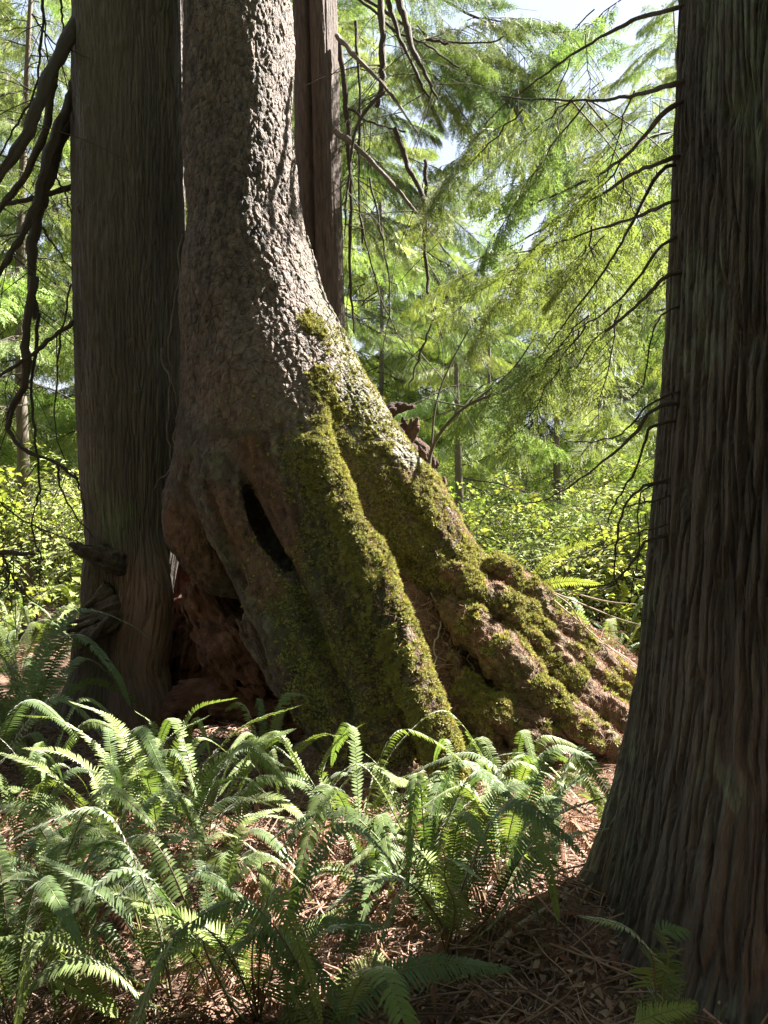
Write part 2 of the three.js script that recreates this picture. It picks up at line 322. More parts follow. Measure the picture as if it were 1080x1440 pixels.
// bare reddish wood and lichen patches on the bark, as places on the trunk
const bare = [surfChain([[354, 632, 10], [372, 680, 16], [395, 735, 14], [415, 785, 8]]), surfChain([[250, 735, 14], [285, 790, 22]]), surfChain([[312, 700, 12], [340, 770, 20], [372, 830, 16]])];
const greenC = [surfChain([[415, 860, 30], [455, 960, 44], [530, 1050, 50]]), surfChain([[440, 640, 24], [480, 790, 46], [535, 940, 50]]), legD];
function treeBark(x, y, z, nx, ny, nz) {
  const w = chains.map((c) => Math.exp(-Math.max(-0.05, c.dist(x, y, z)) / 0.05)); let s = 0, h = 0, tone = 0, cr = 0;
  for (let i = 0; i < w.length; i++) s += w[i];
  const rough = sstep(1.2, 2.3, y);      // plated bark on the trunk, finer on the roots
  for (let i = 0; i < w.length; i++) {
    const f = w[i] / s; if (f < 0.04) continue;
    const d = i === 0 ? UPV : chains[i].dir, c = plates(x, y, z, d, 0.04, 2.7);
    const gap = sstep(0.0, 0.17, c.f2 - c.f1), id = c.id; const c2 = plates(x + 3, y, z, d, 0.085, 3.2), big = sstep(0.0, 0.12, c2.f2 - c2.f1);
    c.id = id; h += f * (gap * (0.6 + 0.4 * id) * 0.7 + 0.5 * big); tone += f * c.id; cr += f * gap;
  }
  const fine = fbm(x * 45, y * 30, z * 45, 3);
  const q = legA.dir, ft = (x * q.x + y * q.y + z * q.z) * 0.8, fx = x - q.x * ft, fy = y - q.y * ft, fz = z - q.z * ft, fl = Math.pow(ridge(fx * 26, fy * 26, fz * 26), 3);
  return { h: h * mix(0.011, 0.015, rough) + 0.008 * fine - 0.009 - (1 - rough) * 0.014 * fl, tone, cr, rough, fine, u: Math.atan2(x + 1.05, z + 5.7) * 0.45, v: y, alt: [(x * 0.85 + y * 0.45 + z * 0.2) * 2, (x * 0.3 - y * 0.75 + z * 0.5) * 2] };
}
function treePaint(x, y, z, nx, ny, nz, r) {
  const t = 0.6 + 0.55 * r.tone + 0.7 * r.fine + 0.25 * noise(x * 2, y * 1.2, z * 2) + 0.25 * noise(x * 70, y * 60, z * 70);
  let c = [0.112 * t, 0.081 * t, 0.068 * t];
  const put = (k, q) => { c = [mix(c[0], q[0], k), mix(c[1], q[1], k), mix(c[2], q[2], k)]; };
  const patch = 0.5 + 0.9 * fbm(x * 4, y * 3, z * 4, 4), speck = 0.5 + 0.9 * fbm(x * 25, y * 20, z * 25, 3);
  // lichen grey-green scatter over the lower trunk
  put(clamp((patch - 0.45) * 2) * clamp((speck - 0.35) * 2.2) * sstep(3.0, 2.0, y) * 0.6, [0.15, 0.165, 0.1]);
  put(sstep(0.62, 0.8, 0.5 + 0.9 * fbm(x * 16 + 5, y * 13, z * 16, 4)) * sstep(2.6, 1.8, y) * 0.55, [0.2, 0.21, 0.15]);
  put(sstep(0.6, 0.8, 0.5 + 0.9 * fbm(x * 9 + 2, y * 7, z * 9 + 4, 4)) * sstep(2.6, 1.8, y) * 0.6, [0.07, 0.045, 0.032]);
  let b = 1e9; for (const q of bare) b = Math.min(b, q.dist(x, y, z));
  put(sstep(0.11, 0.0, b + 0.07 * (speck - 0.5) + 0.08 * (patch - 0.5)) * 0.85, [0.17 * t, 0.088 * t, 0.055 * t]);
  let g = 1e9; for (const q of greenC) g = Math.min(g, q.dist(x, y, z));
  put(sstep(0.12, -0.02, g + 0.16 * (0.55 - patch)) * clamp(0.35 + speck) * 0.75, [0.085 * t, 0.088 * t, 0.026 * t]);
  return c;
}
let bigGeo;
const bigTree = thing('flared_spruce_tree', 'huge scaly barked trunk flaring into mossy buttress roots with a dark hollow', 'tree');
{
  const field = (x, y, z) => treeField(x, y, z);
  const g = nets(field, V(-1.95, -0.25, -6.9), V(2.05, 5.9, -3.75), 0.0115);
  dressTree(g, treeField, treeBark, treePaint);
  bigGeo = g; // scaly trunk above, finer barked root flare below, parted along a ragged line
  const hiI = [], loI = [], ix = g.index.array, ps = g.attributes.position;
  for (let i = 0; i < ix.length; i += 3) { const k = ix[i], x = ps.getX(k), y = ps.getY(k), z = ps.getZ(k); (y + 0.35 * (x + 1) + 0.22 * noise(x * 6, y * 6, z * 6) > 2.12 ? hiI : loI).push(ix[i], ix[i + 1], ix[i + 2]); }
  const sub = (list) => { const map = new Map(), out = new THREE.BufferGeometry(), ids = [], idx = list.map((k) => { let m = map.get(k); if (m === undefined) { m = ids.length; map.set(k, m); ids.push(k); } return m; });
    for (const [nm, w] of [['position', 3], ['normal', 3], ['color', 3], ['uv', 2]]) { const src = nm === 'uv' && list === loI ? g.userData.alt : g.attributes[nm].array, a = new Float32Array(ids.length * w); ids.forEach((k, m) => { for (let c = 0; c < w; c++) a[m * w + c] = src[k * w + c]; }); out.setAttribute(nm, new THREE.BufferAttribute(a, w)); }
    out.setIndex(idx); return out; };
  part('trunk', sub(hiI), M.spruce, bigTree); part('root_flare', sub(loI), M.rootBark, bigTree);
  // upper trunk above the frame
  const b = new Buf(); tube(b, spline([P(334, -116, 5.75), V(-1.1, 9, -5.9), V(-1.1, 16, -6)], 20), (t) => mix(0.385, 0.2, t), 28, 0.02, () => [0.15, 0.115, 0.095]); b.uv = Array(b.p.length / 3 * 2).fill(0);
  part('upper_trunk', b.geo(), M.spruce, bigTree);
}
// separate mossy roots on the right of the mound, each a part
const rootSpecs = [
  [[628, 808, 5.1, 20], [690, 850, 5.0, 30], [745, 893, 4.93, 30], [810, 940, 4.86, 24], [880, 985, 4.8, 18], [930, 1030, 4.75, 12]],
  [[634, 858, 4.95, 18], [672, 892, 4.84, 30], [715, 938, 4.72, 34], [762, 985, 4.6, 32], [815, 1025, 4.5, 26], [865, 1062, 4.42, 20], [905, 1110, 4.4, 12]],
  [[680, 1000, 4.62, 24], [712, 1012, 4.54, 30], [748, 1034, 4.46, 26], [790, 1060, 4.4, 18], [822, 1090, 4.36, 10]],
  [[700, 800, 5.18, 18], [740, 842, 5.12, 26], [790, 888, 5.05, 24], [845, 930, 5.0, 20], [905, 965, 4.95, 14]],
  [[718, 868, 4.9, 14], [762, 915, 4.82, 24], [806, 962, 4.72, 24], [850, 1000, 4.64, 20], [892, 1040, 4.58, 14]],
  [[660, 1060, 4.46, 16], [700, 1078, 4.4, 22], [745, 1094, 4.36, 18], [800, 1092, 4.34, 16], [850, 1098, 4.36, 12]],
  [[640, 930, 4.78, 12], [662, 980, 4.66, 18], [690, 1040, 4.52, 20], [700, 1096, 4.44, 16]],
];
const rootGeos = [];
for (const spec of rootSpecs) {
  const c = new Chain(spec), f = (x, y, z) => c.dist(x, y, z) + 0.04 * noise(x * 5, y * 5, z * 5) + 0.03 * noise(x * 12, y * 12, z * 12) + 0.012 * noise(x * 27, y * 27, z * 27);
  const pad = V(0.1, 0.1, 0.1), g = nets(f, c.lo.clone().sub(pad), c.hi.clone().add(pad), 0.011);
  dressTree(g, f, (x, y, z) => { const q = plates(x, y, z, c.dir, 0.04, 3), fine = fbm(x * 40, y * 40, z * 40, 3), gap = sstep(0, 0.35, q.f2 - q.f1); return { h: gap * 0.012 * (0.4 + q.id) + 0.011 * fine, tone: q.id, fine, u: x, v: y }; },
    (x, y, z, nx, ny, nz, r) => { const t = 0.6 + 0.5 * r.tone + 0.6 * r.fine, m = clamp(0.5 + 1.6 * fbm(x * 6, y * 6, z * 6, 3)); return [mix(0.19, 0.12, m) * t, mix(0.115, 0.1, m) * t, mix(0.08, 0.05, m) * t]; });
  part('root', g, M.rootBark, bigTree); rootGeos.push(g);
}

// ---------------------------------------------------------------- left cedar, back cedar, right cedar
function cedarTrunk(parent, axis, radius, y0, y1, y2, fineRows, nFront, nBack, relief, paint, faceAz, span = 1.7, R0 = 0.42) {
  const b = new Buf(), ths = [];
  for (let i = 0; i < nFront; i++) ths.push(faceAz - span + 2 * span * i / nFront);
  for (let i = 0; i < nBack; i++) ths.push(faceAz + span + (Math.PI * 2 - 2 * span) * i / nBack);
  const ys = []; for (let j = 0; j <= fineRows; j++) ys.push(mix(y0, y1, j / fineRows)); for (let j = 1; j <= 30; j++) ys.push(mix(y1, y2, j / 30));
  const n = ths.length;
  for (const y of ys) {
    const [ax, az] = axis(y);
    for (const th of ths) {
      const cx = Math.sin(th), cz = Math.cos(th), r = radius(y, th);
      const q = relief(cx * R0, y, cz * R0, th, r); const R = r + q.h;
      b.v(ax + cx * R, y, az + cz * R); const c = paint(ax + cx * R, y, az + cz * R, q, th); b.c.push(c[0], c[1], c[2]); b.uv.push((th - faceAz) * 0.45 * 1.5, y * 1.1);
    }
  }
  for (let j = 0; j < ys.length - 1; j++) for (let i = 0; i < n; i++) { const a = j * n + i, c = j * n + (i + 1) % n; b.tri(a, c, a + n); b.tri(c, c + n, a + n); }
  return part('trunk', b.geo(), span === 1 ? M.furrowed : M.cedar, parent);
}
function fibre(f, stretch, amp, sharp = 1, bend = 1) {
  return (x, y, z) => {
    const w = bend * 0.35 * noise(x * 5, y * 1.6, z * 5), w2 = bend * 0.5 * noise(x * 2, y * 0.8, z * 2 + 9);
    const a = ridge(x * f + w + w2, y * f * stretch, z * f + w), c = ridge(x * f * 2.1 + 5 + w, y * f * stretch * 1.3, z * f * 2.1), e = fbm(x * f * 4, y * f * 0.5, z * f * 4, 3);
    const k = Math.pow(clamp(a), sharp);
    return { h: amp * (-(0.75 * k + 0.35 * c * c) + 0.4 * e), a: k, e, c };
  };
}
function strips(size, long, depth) { // long narrow bark strips parted by crisp furrows
  return (x, y, z) => { const w = 0.5 * noise(x * 6, y * 2.2, z * 6), w2 = 0.25 * noise(x * 16, y * 7, z * 16), c = cells(x / size + w + w2, y / long + 0.3 * w, z / size - w + w2), gap = sstep(0.0, 0.2, c.f2 - c.f1), id = c.id, e = fbm(x * 110, y * 9, z * 110, 3);
    return { h: depth * (gap * (0.75 + 0.35 * id) - 1) + depth * 0.22 * e, a: gap, e: 0.5 * e + 0.32 * (id - 0.5), c: id }; };
}
// left cedar
const leftCedar = thing('fibrous_cedar_tree', 'dark straight cedar trunk with fine vertical fibre bark behind the root arch', 'tree', V(0, 0, 0));
{
  const D = 6.2, prof = [[-0.4, 165, 92], [0, 178, 72], [0.45, 172, 58], [0.9, 182, 56], [1.3, 186, 62], [1.8, 184, 68], [2.5, 183, 73], [3.5, 181, 76], [5.6, 178, 76], [16, 175, 40]];
  const at = (y, k) => { let i = 0; while (i < prof.length - 2 && prof[i + 1][0] < y) i++; const t = clamp((y - prof[i][0]) / (prof[i + 1][0] - prof[i][0])); return mix(prof[i][k], prof[i + 1][k], t); };
  const f = strips(0.026, 0.55, 0.014), KNOTS = [[-0.3, 4.6], [0.5, 4.1], [0.1, 3.6], [0.8, 3.2], [-0.2, 2.9], [0.45, 2.5], [-0.6, 3.9], [0.2, 5.1]];
  cedarTrunk(leftCedar, (y) => [(at(y, 1) - 540) * K * D, -D],
    (y, th) => at(y, 2) * K * D * (1 + 0.04 * Math.sin(th * 3 + 1 + y * 0.3) + 0.03 * Math.sin(th * 7 + y)) + sstep(1.45, 0.9, y) * (0.3 * Math.exp(-(((th - 0.75) / 0.4) ** 2)) + 0.08 * Math.exp(-(((th + 0.75) / 0.3) ** 2)) - 0.08 * Math.exp(-(((th + 0.1) / 0.22) ** 2))) + sstep(0.4, -0.2, y) * 0.12 * (1 + Math.sin(th * 5)),
    -0.4, 5.7, 17, 560, 250, 50,
    (x, y, z, th) => { const q = f(x, y, z); let lump = 0.03 * noise(x * 6, y * 5, z * 6) * sstep(1.6, 0.8, y) + 0.012 * noise(x * 2.5, y * 0.9, z * 2.5);
      for (const [kt, ky] of KNOTS) lump += 0.022 * Math.exp(-(((th - kt) / 0.09) ** 2) - (((y - ky) / 0.035) ** 2)); return { ...q, h: q.h + lump }; },
    (x, y, z, q, th) => {
      const t = 0.75 + 0.7 * q.e + 0.25 * noise(x * 3, y, z * 3), p = 0.5 + fbm(x * 4, y * 2.5, z * 4, 4);
      let c = [0.145 * t, 0.12 * t, 0.105 * t];
      const red = sstep(1.4, 1.15, y + 0.3 * (p - 0.5)) * sstep(0.85, 0.45, Math.abs(th - 0.65)) ; c = c.map((v, i) => mix(v, [0.15 * t, 0.08 * t, 0.05 * t][i], red * 0.85));
      const gr = sstep(0.55, 0.72, p) * sstep(1.1, 1.4, y) * sstep(2.2, 1.7, y); c = c.map((v, i) => mix(v, [0.15 * t, 0.165 * t, 0.1 * t][i], gr * 0.8));
      return c;
    }, 0.2);
}
// slim cedar behind
const backCedar = thing('slim_cedar_tree', 'slim reddish cedar trunk with a dark vertical seam, close behind the scaly trunk', 'tree');
{
  const D = 6.5, f = fibre(22, 0.04, 0.014, 2);
  cedarTrunk(backCedar, (y) => [(mix(463, 441, clamp((y - 1) / 5)) - 540) * K * D, -D], (y, th) => mix(36, 32, clamp(y / 6)) * K * D * (1 + 0.03 * Math.sin(th * 5 + y)) - 0.09 * Math.exp(-(((th + 0.32) / 0.13) ** 2)),
    0.2, 6.2, 14, 420, 130, 30, (x, y, z) => f(x, y, z),
    (x, y, z, q) => { const t = 0.75 + 0.7 * q.e; return [0.125 * t, 0.086 * t, 0.07 * t]; }, 0.1, 1.7, 0.22);
}
// foreground right cedar
const rightCedar = thing('furrowed_cedar_tree', 'dark furrowed cedar trunk flaring at its foot, standing close beside the ferns', 'tree');
{
  const AX = 1.47, AZ = -2.78, prof = [[-0.3, 0.95], [0, 0.8], [0.22, 0.7], [0.5, 0.625], [0.8, 0.57], [1.1, 0.535], [1.5, 0.5], [2.05, 0.455], [2.6, 0.425], [3.4, 0.395], [5, 0.37], [14, 0.2]];
  const rad = (y) => { let i = 0; while (i < prof.length - 2 && prof[i + 1][0] < y) i++; const t = clamp((y - prof[i][0]) / (prof[i + 1][0] - prof[i][0])); return mix(prof[i][1], prof[i + 1][1], t); };
  const f = strips(0.029, 0.75, 0.025), g = fibre(52, 0.035, 0.006, 3, 0.6);
  cedarTrunk(rightCedar, (y) => [AX, AZ], (y, th) => rad(y) * (1 + 0.025 * Math.sin(th * 4 + 0.5) + sstep(1.2, 0, y) * 0.07 * Math.sin(th * 6 + 1)),
    -0.3, 3.7, 15, 640, 300, 60, (x, y, z) => { const a = f(x, y, z), b = g(x, y, z); return { h: a.h + b.h, a: a.a, e: a.e, c: a.c }; },
    (x, y, z, q) => {
      const t = 0.75 + 1.0 * q.e + 0.3 * noise(x * 6, y * 2, z * 6) + 0.2 * noise(x * 90, y * 12, z * 90), p = 0.5 + fbm(x * 5, y * 2.2, z * 5, 4);
      let c = [0.092 * t, 0.075 * t, 0.064 * t];
      const red = sstep(0.62, 0.85, 0.5 + fbm(x * 14 + 3, y * 1.6, z * 14, 4)) * sstep(0.45, 0.6, 0.5 + fbm(x * 2 + 3, y * 1.1, z * 2, 2)); c = c.map((v, i) => mix(v, [0.17 * t, 0.085 * t, 0.055 * t][i], red * 0.8));
      const gr = sstep(0.5, 0.68, p) * sstep(0.35, 0.6, 0.5 + fbm(x * 30, y * 10, z * 30, 3)); c = c.map((v, i) => mix(v, [0.15 * t, 0.165 * t, 0.125 * t][i], gr * 0.75));
      return c;
    }, -1.12, 1, 0.5);
}

console.log('trunks done');
// ---------------------------------------------------------------- moss and litter on the roots
function tuftGeo(n, len, w) {
  const b = new Buf();
  for (let k = 0; k < n; k++) {
    const a = rr(0, 6.28), tilt = rr(0.15, 1.0), dx = Math.cos(a) * Math.sin(tilt), dz = Math.sin(a) * Math.sin(tilt), dy = Math.cos(tilt), L = len * rr(0.6, 1.1);
    const sx = -Math.sin(a) * w, sz = Math.cos(a) * w, ox = rr(-0.3, 0.3) * len, oz = rr(-0.3, 0.3) * len;
    const i0 = b.v(ox - sx, 0, oz - sz), i1 = b.v(ox + sx, 0, oz + sz), i2 = b.v(ox + dx * L * 0.6 - sx, dy * L * 0.6, oz + dz * L * 0.6 - sz), i3 = b.v(ox + dx * L * 0.6 + sx, dy * L * 0.6, oz + dz * L * 0.6 + sz), i4 = b.v(ox + dx * L, dy * L * 0.85, oz + dz * L);
    b.tri(i0, i1, i3); b.tri(i0, i3, i2); b.tri(i2, i3, i4);
  }
  return b.geo();
}
const tuft = tuftGeo(14, 0.019, 0.0015), tuftFlat = tuftGeo(10, 0.011, 0.0014);
const up = V(0, 1, 0), qq = new THREE.Quaternion(), q2 = new THREE.Quaternion();
function sampleSurface(geo, perM2, density, make) {
  const p = geo.attributes.position, ix = geo.index.array, a = V(), b = V(), c = V(), e = V(), f = V(), nn = V(), q = V();
  for (let i = 0; i < ix.length; i += 3) {
    a.fromBufferAttribute(p, ix[i]); b.fromBufferAttribute(p, ix[i + 1]); c.fromBufferAttribute(p, ix[i + 2]);
    e.subVectors(b, a); f.subVectors(c, a); nn.crossVectors(e, f); const area = nn.length() / 2; if (area < 1e-9) continue; nn.normalize();
    let exp = perM2 * area; if (exp < 0.0005) continue;
    const k = density(a.x, a.y, a.z, nn.x, nn.y, nn.z); if (k <= 0) continue; exp *= k;
    let m = Math.floor(exp) + (rnd() < exp % 1 ? 1 : 0);
    while (m-- > 0) { let u = rnd(), v = rnd(); if (u + v > 1) { u = 1 - u; v = 1 - v; } q.copy(a).addScaledVector(e, u).addScaledVector(f, v); make(q, nn); }
  }
}
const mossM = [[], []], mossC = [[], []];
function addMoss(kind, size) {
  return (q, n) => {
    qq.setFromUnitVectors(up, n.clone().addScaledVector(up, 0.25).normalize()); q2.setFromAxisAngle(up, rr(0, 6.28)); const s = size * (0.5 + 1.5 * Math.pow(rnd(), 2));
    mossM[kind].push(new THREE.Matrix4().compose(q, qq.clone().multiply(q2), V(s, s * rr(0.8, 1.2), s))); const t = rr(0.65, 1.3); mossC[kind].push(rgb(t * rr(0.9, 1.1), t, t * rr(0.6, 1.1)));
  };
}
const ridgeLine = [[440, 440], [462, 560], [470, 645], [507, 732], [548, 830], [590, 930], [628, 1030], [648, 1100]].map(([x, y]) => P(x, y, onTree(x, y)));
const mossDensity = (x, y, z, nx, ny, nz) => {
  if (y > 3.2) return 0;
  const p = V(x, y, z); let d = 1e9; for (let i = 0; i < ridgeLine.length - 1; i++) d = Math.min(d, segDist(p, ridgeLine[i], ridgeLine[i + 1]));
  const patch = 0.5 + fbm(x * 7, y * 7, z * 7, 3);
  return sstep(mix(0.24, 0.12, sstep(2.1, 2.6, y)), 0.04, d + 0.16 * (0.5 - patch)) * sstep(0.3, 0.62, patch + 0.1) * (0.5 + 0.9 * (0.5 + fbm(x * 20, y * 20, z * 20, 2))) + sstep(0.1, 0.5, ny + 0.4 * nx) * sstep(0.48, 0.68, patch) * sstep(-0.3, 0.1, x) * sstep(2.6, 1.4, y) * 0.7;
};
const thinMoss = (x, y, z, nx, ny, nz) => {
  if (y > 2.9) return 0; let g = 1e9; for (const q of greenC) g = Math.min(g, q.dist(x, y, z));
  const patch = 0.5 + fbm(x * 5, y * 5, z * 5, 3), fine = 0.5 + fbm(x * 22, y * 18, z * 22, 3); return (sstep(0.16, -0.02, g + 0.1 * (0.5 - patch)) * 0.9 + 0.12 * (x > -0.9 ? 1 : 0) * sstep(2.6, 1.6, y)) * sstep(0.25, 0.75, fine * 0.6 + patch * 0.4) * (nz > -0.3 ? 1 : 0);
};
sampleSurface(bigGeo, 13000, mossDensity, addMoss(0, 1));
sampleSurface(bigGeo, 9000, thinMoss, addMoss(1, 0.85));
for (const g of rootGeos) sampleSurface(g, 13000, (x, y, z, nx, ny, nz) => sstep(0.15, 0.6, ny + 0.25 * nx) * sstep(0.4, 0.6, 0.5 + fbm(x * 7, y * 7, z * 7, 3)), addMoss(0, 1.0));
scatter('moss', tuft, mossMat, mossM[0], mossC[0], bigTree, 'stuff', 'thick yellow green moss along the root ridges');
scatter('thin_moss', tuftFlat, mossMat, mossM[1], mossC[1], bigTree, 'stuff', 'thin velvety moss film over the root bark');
console.log('moss', mossM[0].length, mossM[1].length);

// ---------------------------------------------------------------- rotten wood in the hollow and behind
function rottenChunk(parent, name, nodes, colA, colB, rough = 0.05, h = 0.012, label) {
  const c = new Chain(nodes, 5), pad = V(0.14, 0.14, 0.14), dir = c.dir;
  const f = (x, y, z) => { const t = (x * dir.x + y * dir.y + z * dir.z) * 0.8, a = x - dir.x * t, b = y - dir.y * t, e = z - dir.z * t; return c.dist(x, y, z) + rough * (ridge(a * 24, b * 24, e * 24) - 0.6) + rough * 0.8 * noise(x * 6, y * 6, z * 6) + rough * 0.35 * noise(x * 22, y * 22, z * 22); };
  const g = nets(f, c.lo.clone().sub(pad), c.hi.clone().add(pad), h), p = g.attributes.position, col = [];
  for (let i = 0; i < p.count; i++) { const x = p.getX(i), y = p.getY(i), z = p.getZ(i), t = clamp(0.5 + 1.2 * fbm(x * 8, y * 8, z * 8, 4)), s = 0.7 + 0.6 * (0.5 + 0.5 * noise(x * 40, y * 40, z * 40)); for (let k = 0; k < 3; k++) col.push(mix(colA[k], colB[k], t) * s); }
  const sd = V(dir.y, -dir.x, dir.z * 0.3).normalize(), uvs = []; for (let i = 0; i < p.count; i++) uvs.push((p.getX(i) * sd.x + p.getY(i) * sd.y + p.getZ(i) * 0.8) * 1.6, (p.getX(i) * dir.x + p.getY(i) * dir.y + p.getZ(i) * dir.z) * 1.6);
  g.setAttribute('uv', new THREE.Float32BufferAttribute(uvs, 2)); g.setAttribute('color', new THREE.Float32BufferAttribute(col, 3));
  return part(name, g, M.rot, parent, null, label);
}
const RED = [0.1, 0.036, 0.02], RED2 = [0.2, 0.09, 0.055], GREYB = [0.2, 0.15, 0.125], GREYA = [0.12, 0.085, 0.07];
{
  const DK = [0.05, 0.035, 0.026], DK2 = [0.1, 0.075, 0.055];
  rottenChunk(leftCedar, 'broken_branch_stub', [[190, 800, 6.0, 18], [165, 791, 5.88, 16], [142, 783, 5.82, 12], [120, 774, 5.8, 7], [103, 768, 5.8, 3]], DK, DK2, 0.04, 0.009);
  rottenChunk(leftCedar, 'root_stub', [[165, 870, 5.95, 24], [140, 870, 5.85, 19], [120, 880, 5.8, 12], [98, 886, 5.8, 3]], DK, DK2, 0.05, 0.009);
  rottenChunk(leftCedar, 'root_stub', [[152, 880, 5.85, 20], [128, 894, 5.75, 13], [117, 910, 5.72, 5]], DK, DK2, 0.05, 0.009);
  rottenChunk(leftCedar, 'root_stub', [[158, 850, 5.9, 18], [125, 868, 5.85, 8], [90, 876, 5.85, 3]], DK, DK2, 0.03, 0.009);
  rottenChunk(leftCedar, 'root_stub', [[150, 832, 5.9, 12], [125, 850, 5.85, 5], [106, 858, 5.85, 2]], DK, DK2, 0.02, 0.008);
  const t = thing('rotten_log', 'red crumbling rotten log wedged in the hollow beneath the arching roots', 'log');
  rottenChunk(t, 'heartwood', [[292, 826, 5.65, 26], [300, 862, 5.6, 38], [325, 905, 5.5, 46], [370, 950, 5.4, 40]], RED, RED2, 0.07);
  rottenChunk(t, 'bark_slab', [[352, 846, 5.3, 14], [362, 880, 5.25, 20], [382, 920, 5.2, 20], [398, 968, 5.15, 12]], GREYA, GREYB, 0.05);
  rottenChunk(t, 'heartwood', [[215, 1015, 5.75, 22], [280, 985, 5.6, 26], [350, 985, 5.45, 30], [430, 1010, 5.3, 30]], RED, RED2, 0.06);
  rottenChunk(t, 'heartwood', [[262, 1000, 6.75, 46], [266, 880, 6.75, 46], [272, 760, 6.75, 40], [280, 700, 6.75, 26]], RED, RED2, 0.09, 0.014);  // added mass, closes the bright gap beside the left cedar
  rottenChunk(t, 'heartwood', [[270, 1000, 6.3, 50], [300, 900, 6.2, 50], [345, 830, 6.1, 34]], RED, RED2, 0.09, 0.014);
  const s = thing('rotten_stump', 'broken dark red stump wood behind the mossy root crest', 'stump');
  const DR = [0.045, 0.022, 0.015], DR2 = [0.1, 0.055, 0.04];
  rottenChunk(s, 'stump_wood', [[470, 620, 6.1, 40], [535, 640, 6.05, 50], [565, 700, 6.0, 60], [570, 900, 6.0, 70]], DR, DR2, 0.08, 0.016);
  rottenChunk(s, 'splinter', [[560, 660, 5.9, 18], [577, 610, 5.85, 11], [588, 580, 5.85, 3]], DR, DR2, 0.035, 0.009);
  rottenChunk(s, 'splinter', [[540, 620, 5.95, 14], [548, 580, 5.92, 11], [580, 572, 5.9, 3]], DR, DR2, 0.035, 0.009);
  rottenChunk(s, 'splinter', [[590, 700, 5.85, 24], [598, 660, 5.82, 12], [604, 645, 5.82, 5]], DR, DR2, 0.035, 0.009);
}

// ---------------------------------------------------------------- ferns
function frondGeo(pts, width, pairs, opt = {}) {
  const { stipe = 0.2, roll = 0, fold = 0.25, droop = 0.2, miss = 0.02 } = opt;
  const curve = new THREE.CatmullRomCurve3(pts, false, 'centripetal'), L = curve.getLength(), leaf = new Buf(), stem = new Buf();
  tube(stem, curve.getPoints(18), [0.0042, 0.0009], 5);
  for (let k = 0; k < pairs; k++) {
    const s = k / (pairs - 1), t = stipe + (1 - stipe) * Math.pow(s, 0.94), p = curve.getPointAt(Math.min(1, t)), T = curve.getTangentAt(Math.min(1, t));
    let S = T.clone().cross(up); if (S.lengthSq() < 0.01) S = V(1, 0, 0); S.normalize(); let N = S.clone().cross(T).normalize();
    const cr = Math.cos(roll), sr = Math.sin(roll), S2 = S.clone().multiplyScalar(cr).addScaledVector(N, sr), N2 = N.clone().multiplyScalar(cr).addScaledVector(S, -sr);
    const prof = Math.min(1, 0.45 + 2.6 * s) * Math.pow(1 - s, 0.62) * 1.12 + 0.03;
    for (const side of [-1, 1]) {
      if (rnd() < miss) continue;
      const len = width * prof * rr(0.9, 1.08), wd = Math.max(0.0022, L * (1 - stipe) / pairs * 0.5) * rr(0.85, 1.05);
      const fw = rr(0.2, 0.34) + s * 0.35, tw = rr(-0.2, 0.2);
      const D = S2.clone().multiplyScalar(side * Math.cos(fw)).addScaledVector(T, Math.sin(fw)).addScaledVector(N2, fold + rr(-0.08, 0.08)).normalize();
      const W = T.clone().multiplyScalar(Math.cos(tw)).addScaledVector(N2, Math.sin(tw)); W.addScaledVector(D, -W.dot(D)).normalize();
      const q = p.clone().addScaledVector(T, side * wd * 0.4);
      const at = (f, w) => { const e = q.clone().addScaledVector(D, len * f).addScaledVector(W, w * wd); e.y -= droop * len * f * f; return leaf.v(e.x, e.y, e.z); };
      const a0 = at(0.0, -0.55), a1 = at(0.0, 0.8), b0 = at(0.35, -0.95), b1 = at(0.35, 0.85), c0 = at(0.72, -0.62), c1 = at(0.72, 0.5), tip = at(1, 0.1);
      leaf.tri(a0, a1, b1); leaf.tri(a0, b1, b0); leaf.tri(b0, b1, c1); leaf.tri(b0, c1, c0); leaf.tri(c0, c1, tip);
    }
  }
  return { leaf: leaf.geo(), stem: stem.geo() };
}
function addFrond(fern, g, mat, stemMat, pose, name = 'frond') {
  const f = part(name, g.leaf, mat, fern); if (pose) { f.position.copy(pose.p || V(0, 0, 0)); f.rotation.copy(pose.r); f.scale.setScalar(pose.s); }
  part('rachis', g.stem, stemMat, f); return f;
}
// generic frond shapes (base at origin, heading +X) for filling clumps
const frondLib = [];
for (let k = 0; k < 18; k++) {
  const rise = rr(0.35, 0.85), reach = rr(0.5, 0.85), drop = rr(0.05, 0.5), sw = rr(-0.12, 0.12);
  frondLib.push(frondGeo([V(0, 0, 0), V(reach * 0.22, rise * 0.55, sw * 0.3), V(reach * 0.6, rise, sw), V(reach, rise - drop * 0.5, sw * 1.6), V(reach * 1.18, rise - drop, sw * 2)], rr(0.06, 0.095), 58, { roll: rr(-0.8, 0.8), droop: rr(0.05, 0.6), miss: rnd() < 0.3 ? 0.12 : 0.02, fold: rr(-0.1, 0.4) }));
}
const deadLib = [];
for (let k = 0; k < 5; k++) { const r = rr(0.08, 0.3), re = rr(0.5, 0.8); deadLib.push(frondGeo([V(0, 0, 0), V(re * 0.3, r, 0), V(re * 0.7, r * 0.5, 0.05), V(re, 0.02, rr(-0.1, 0.1))], 0.045, 30, { droop: 0.9, fold: -0.3, miss: 0.15, roll: rr(-1, 1) })); }
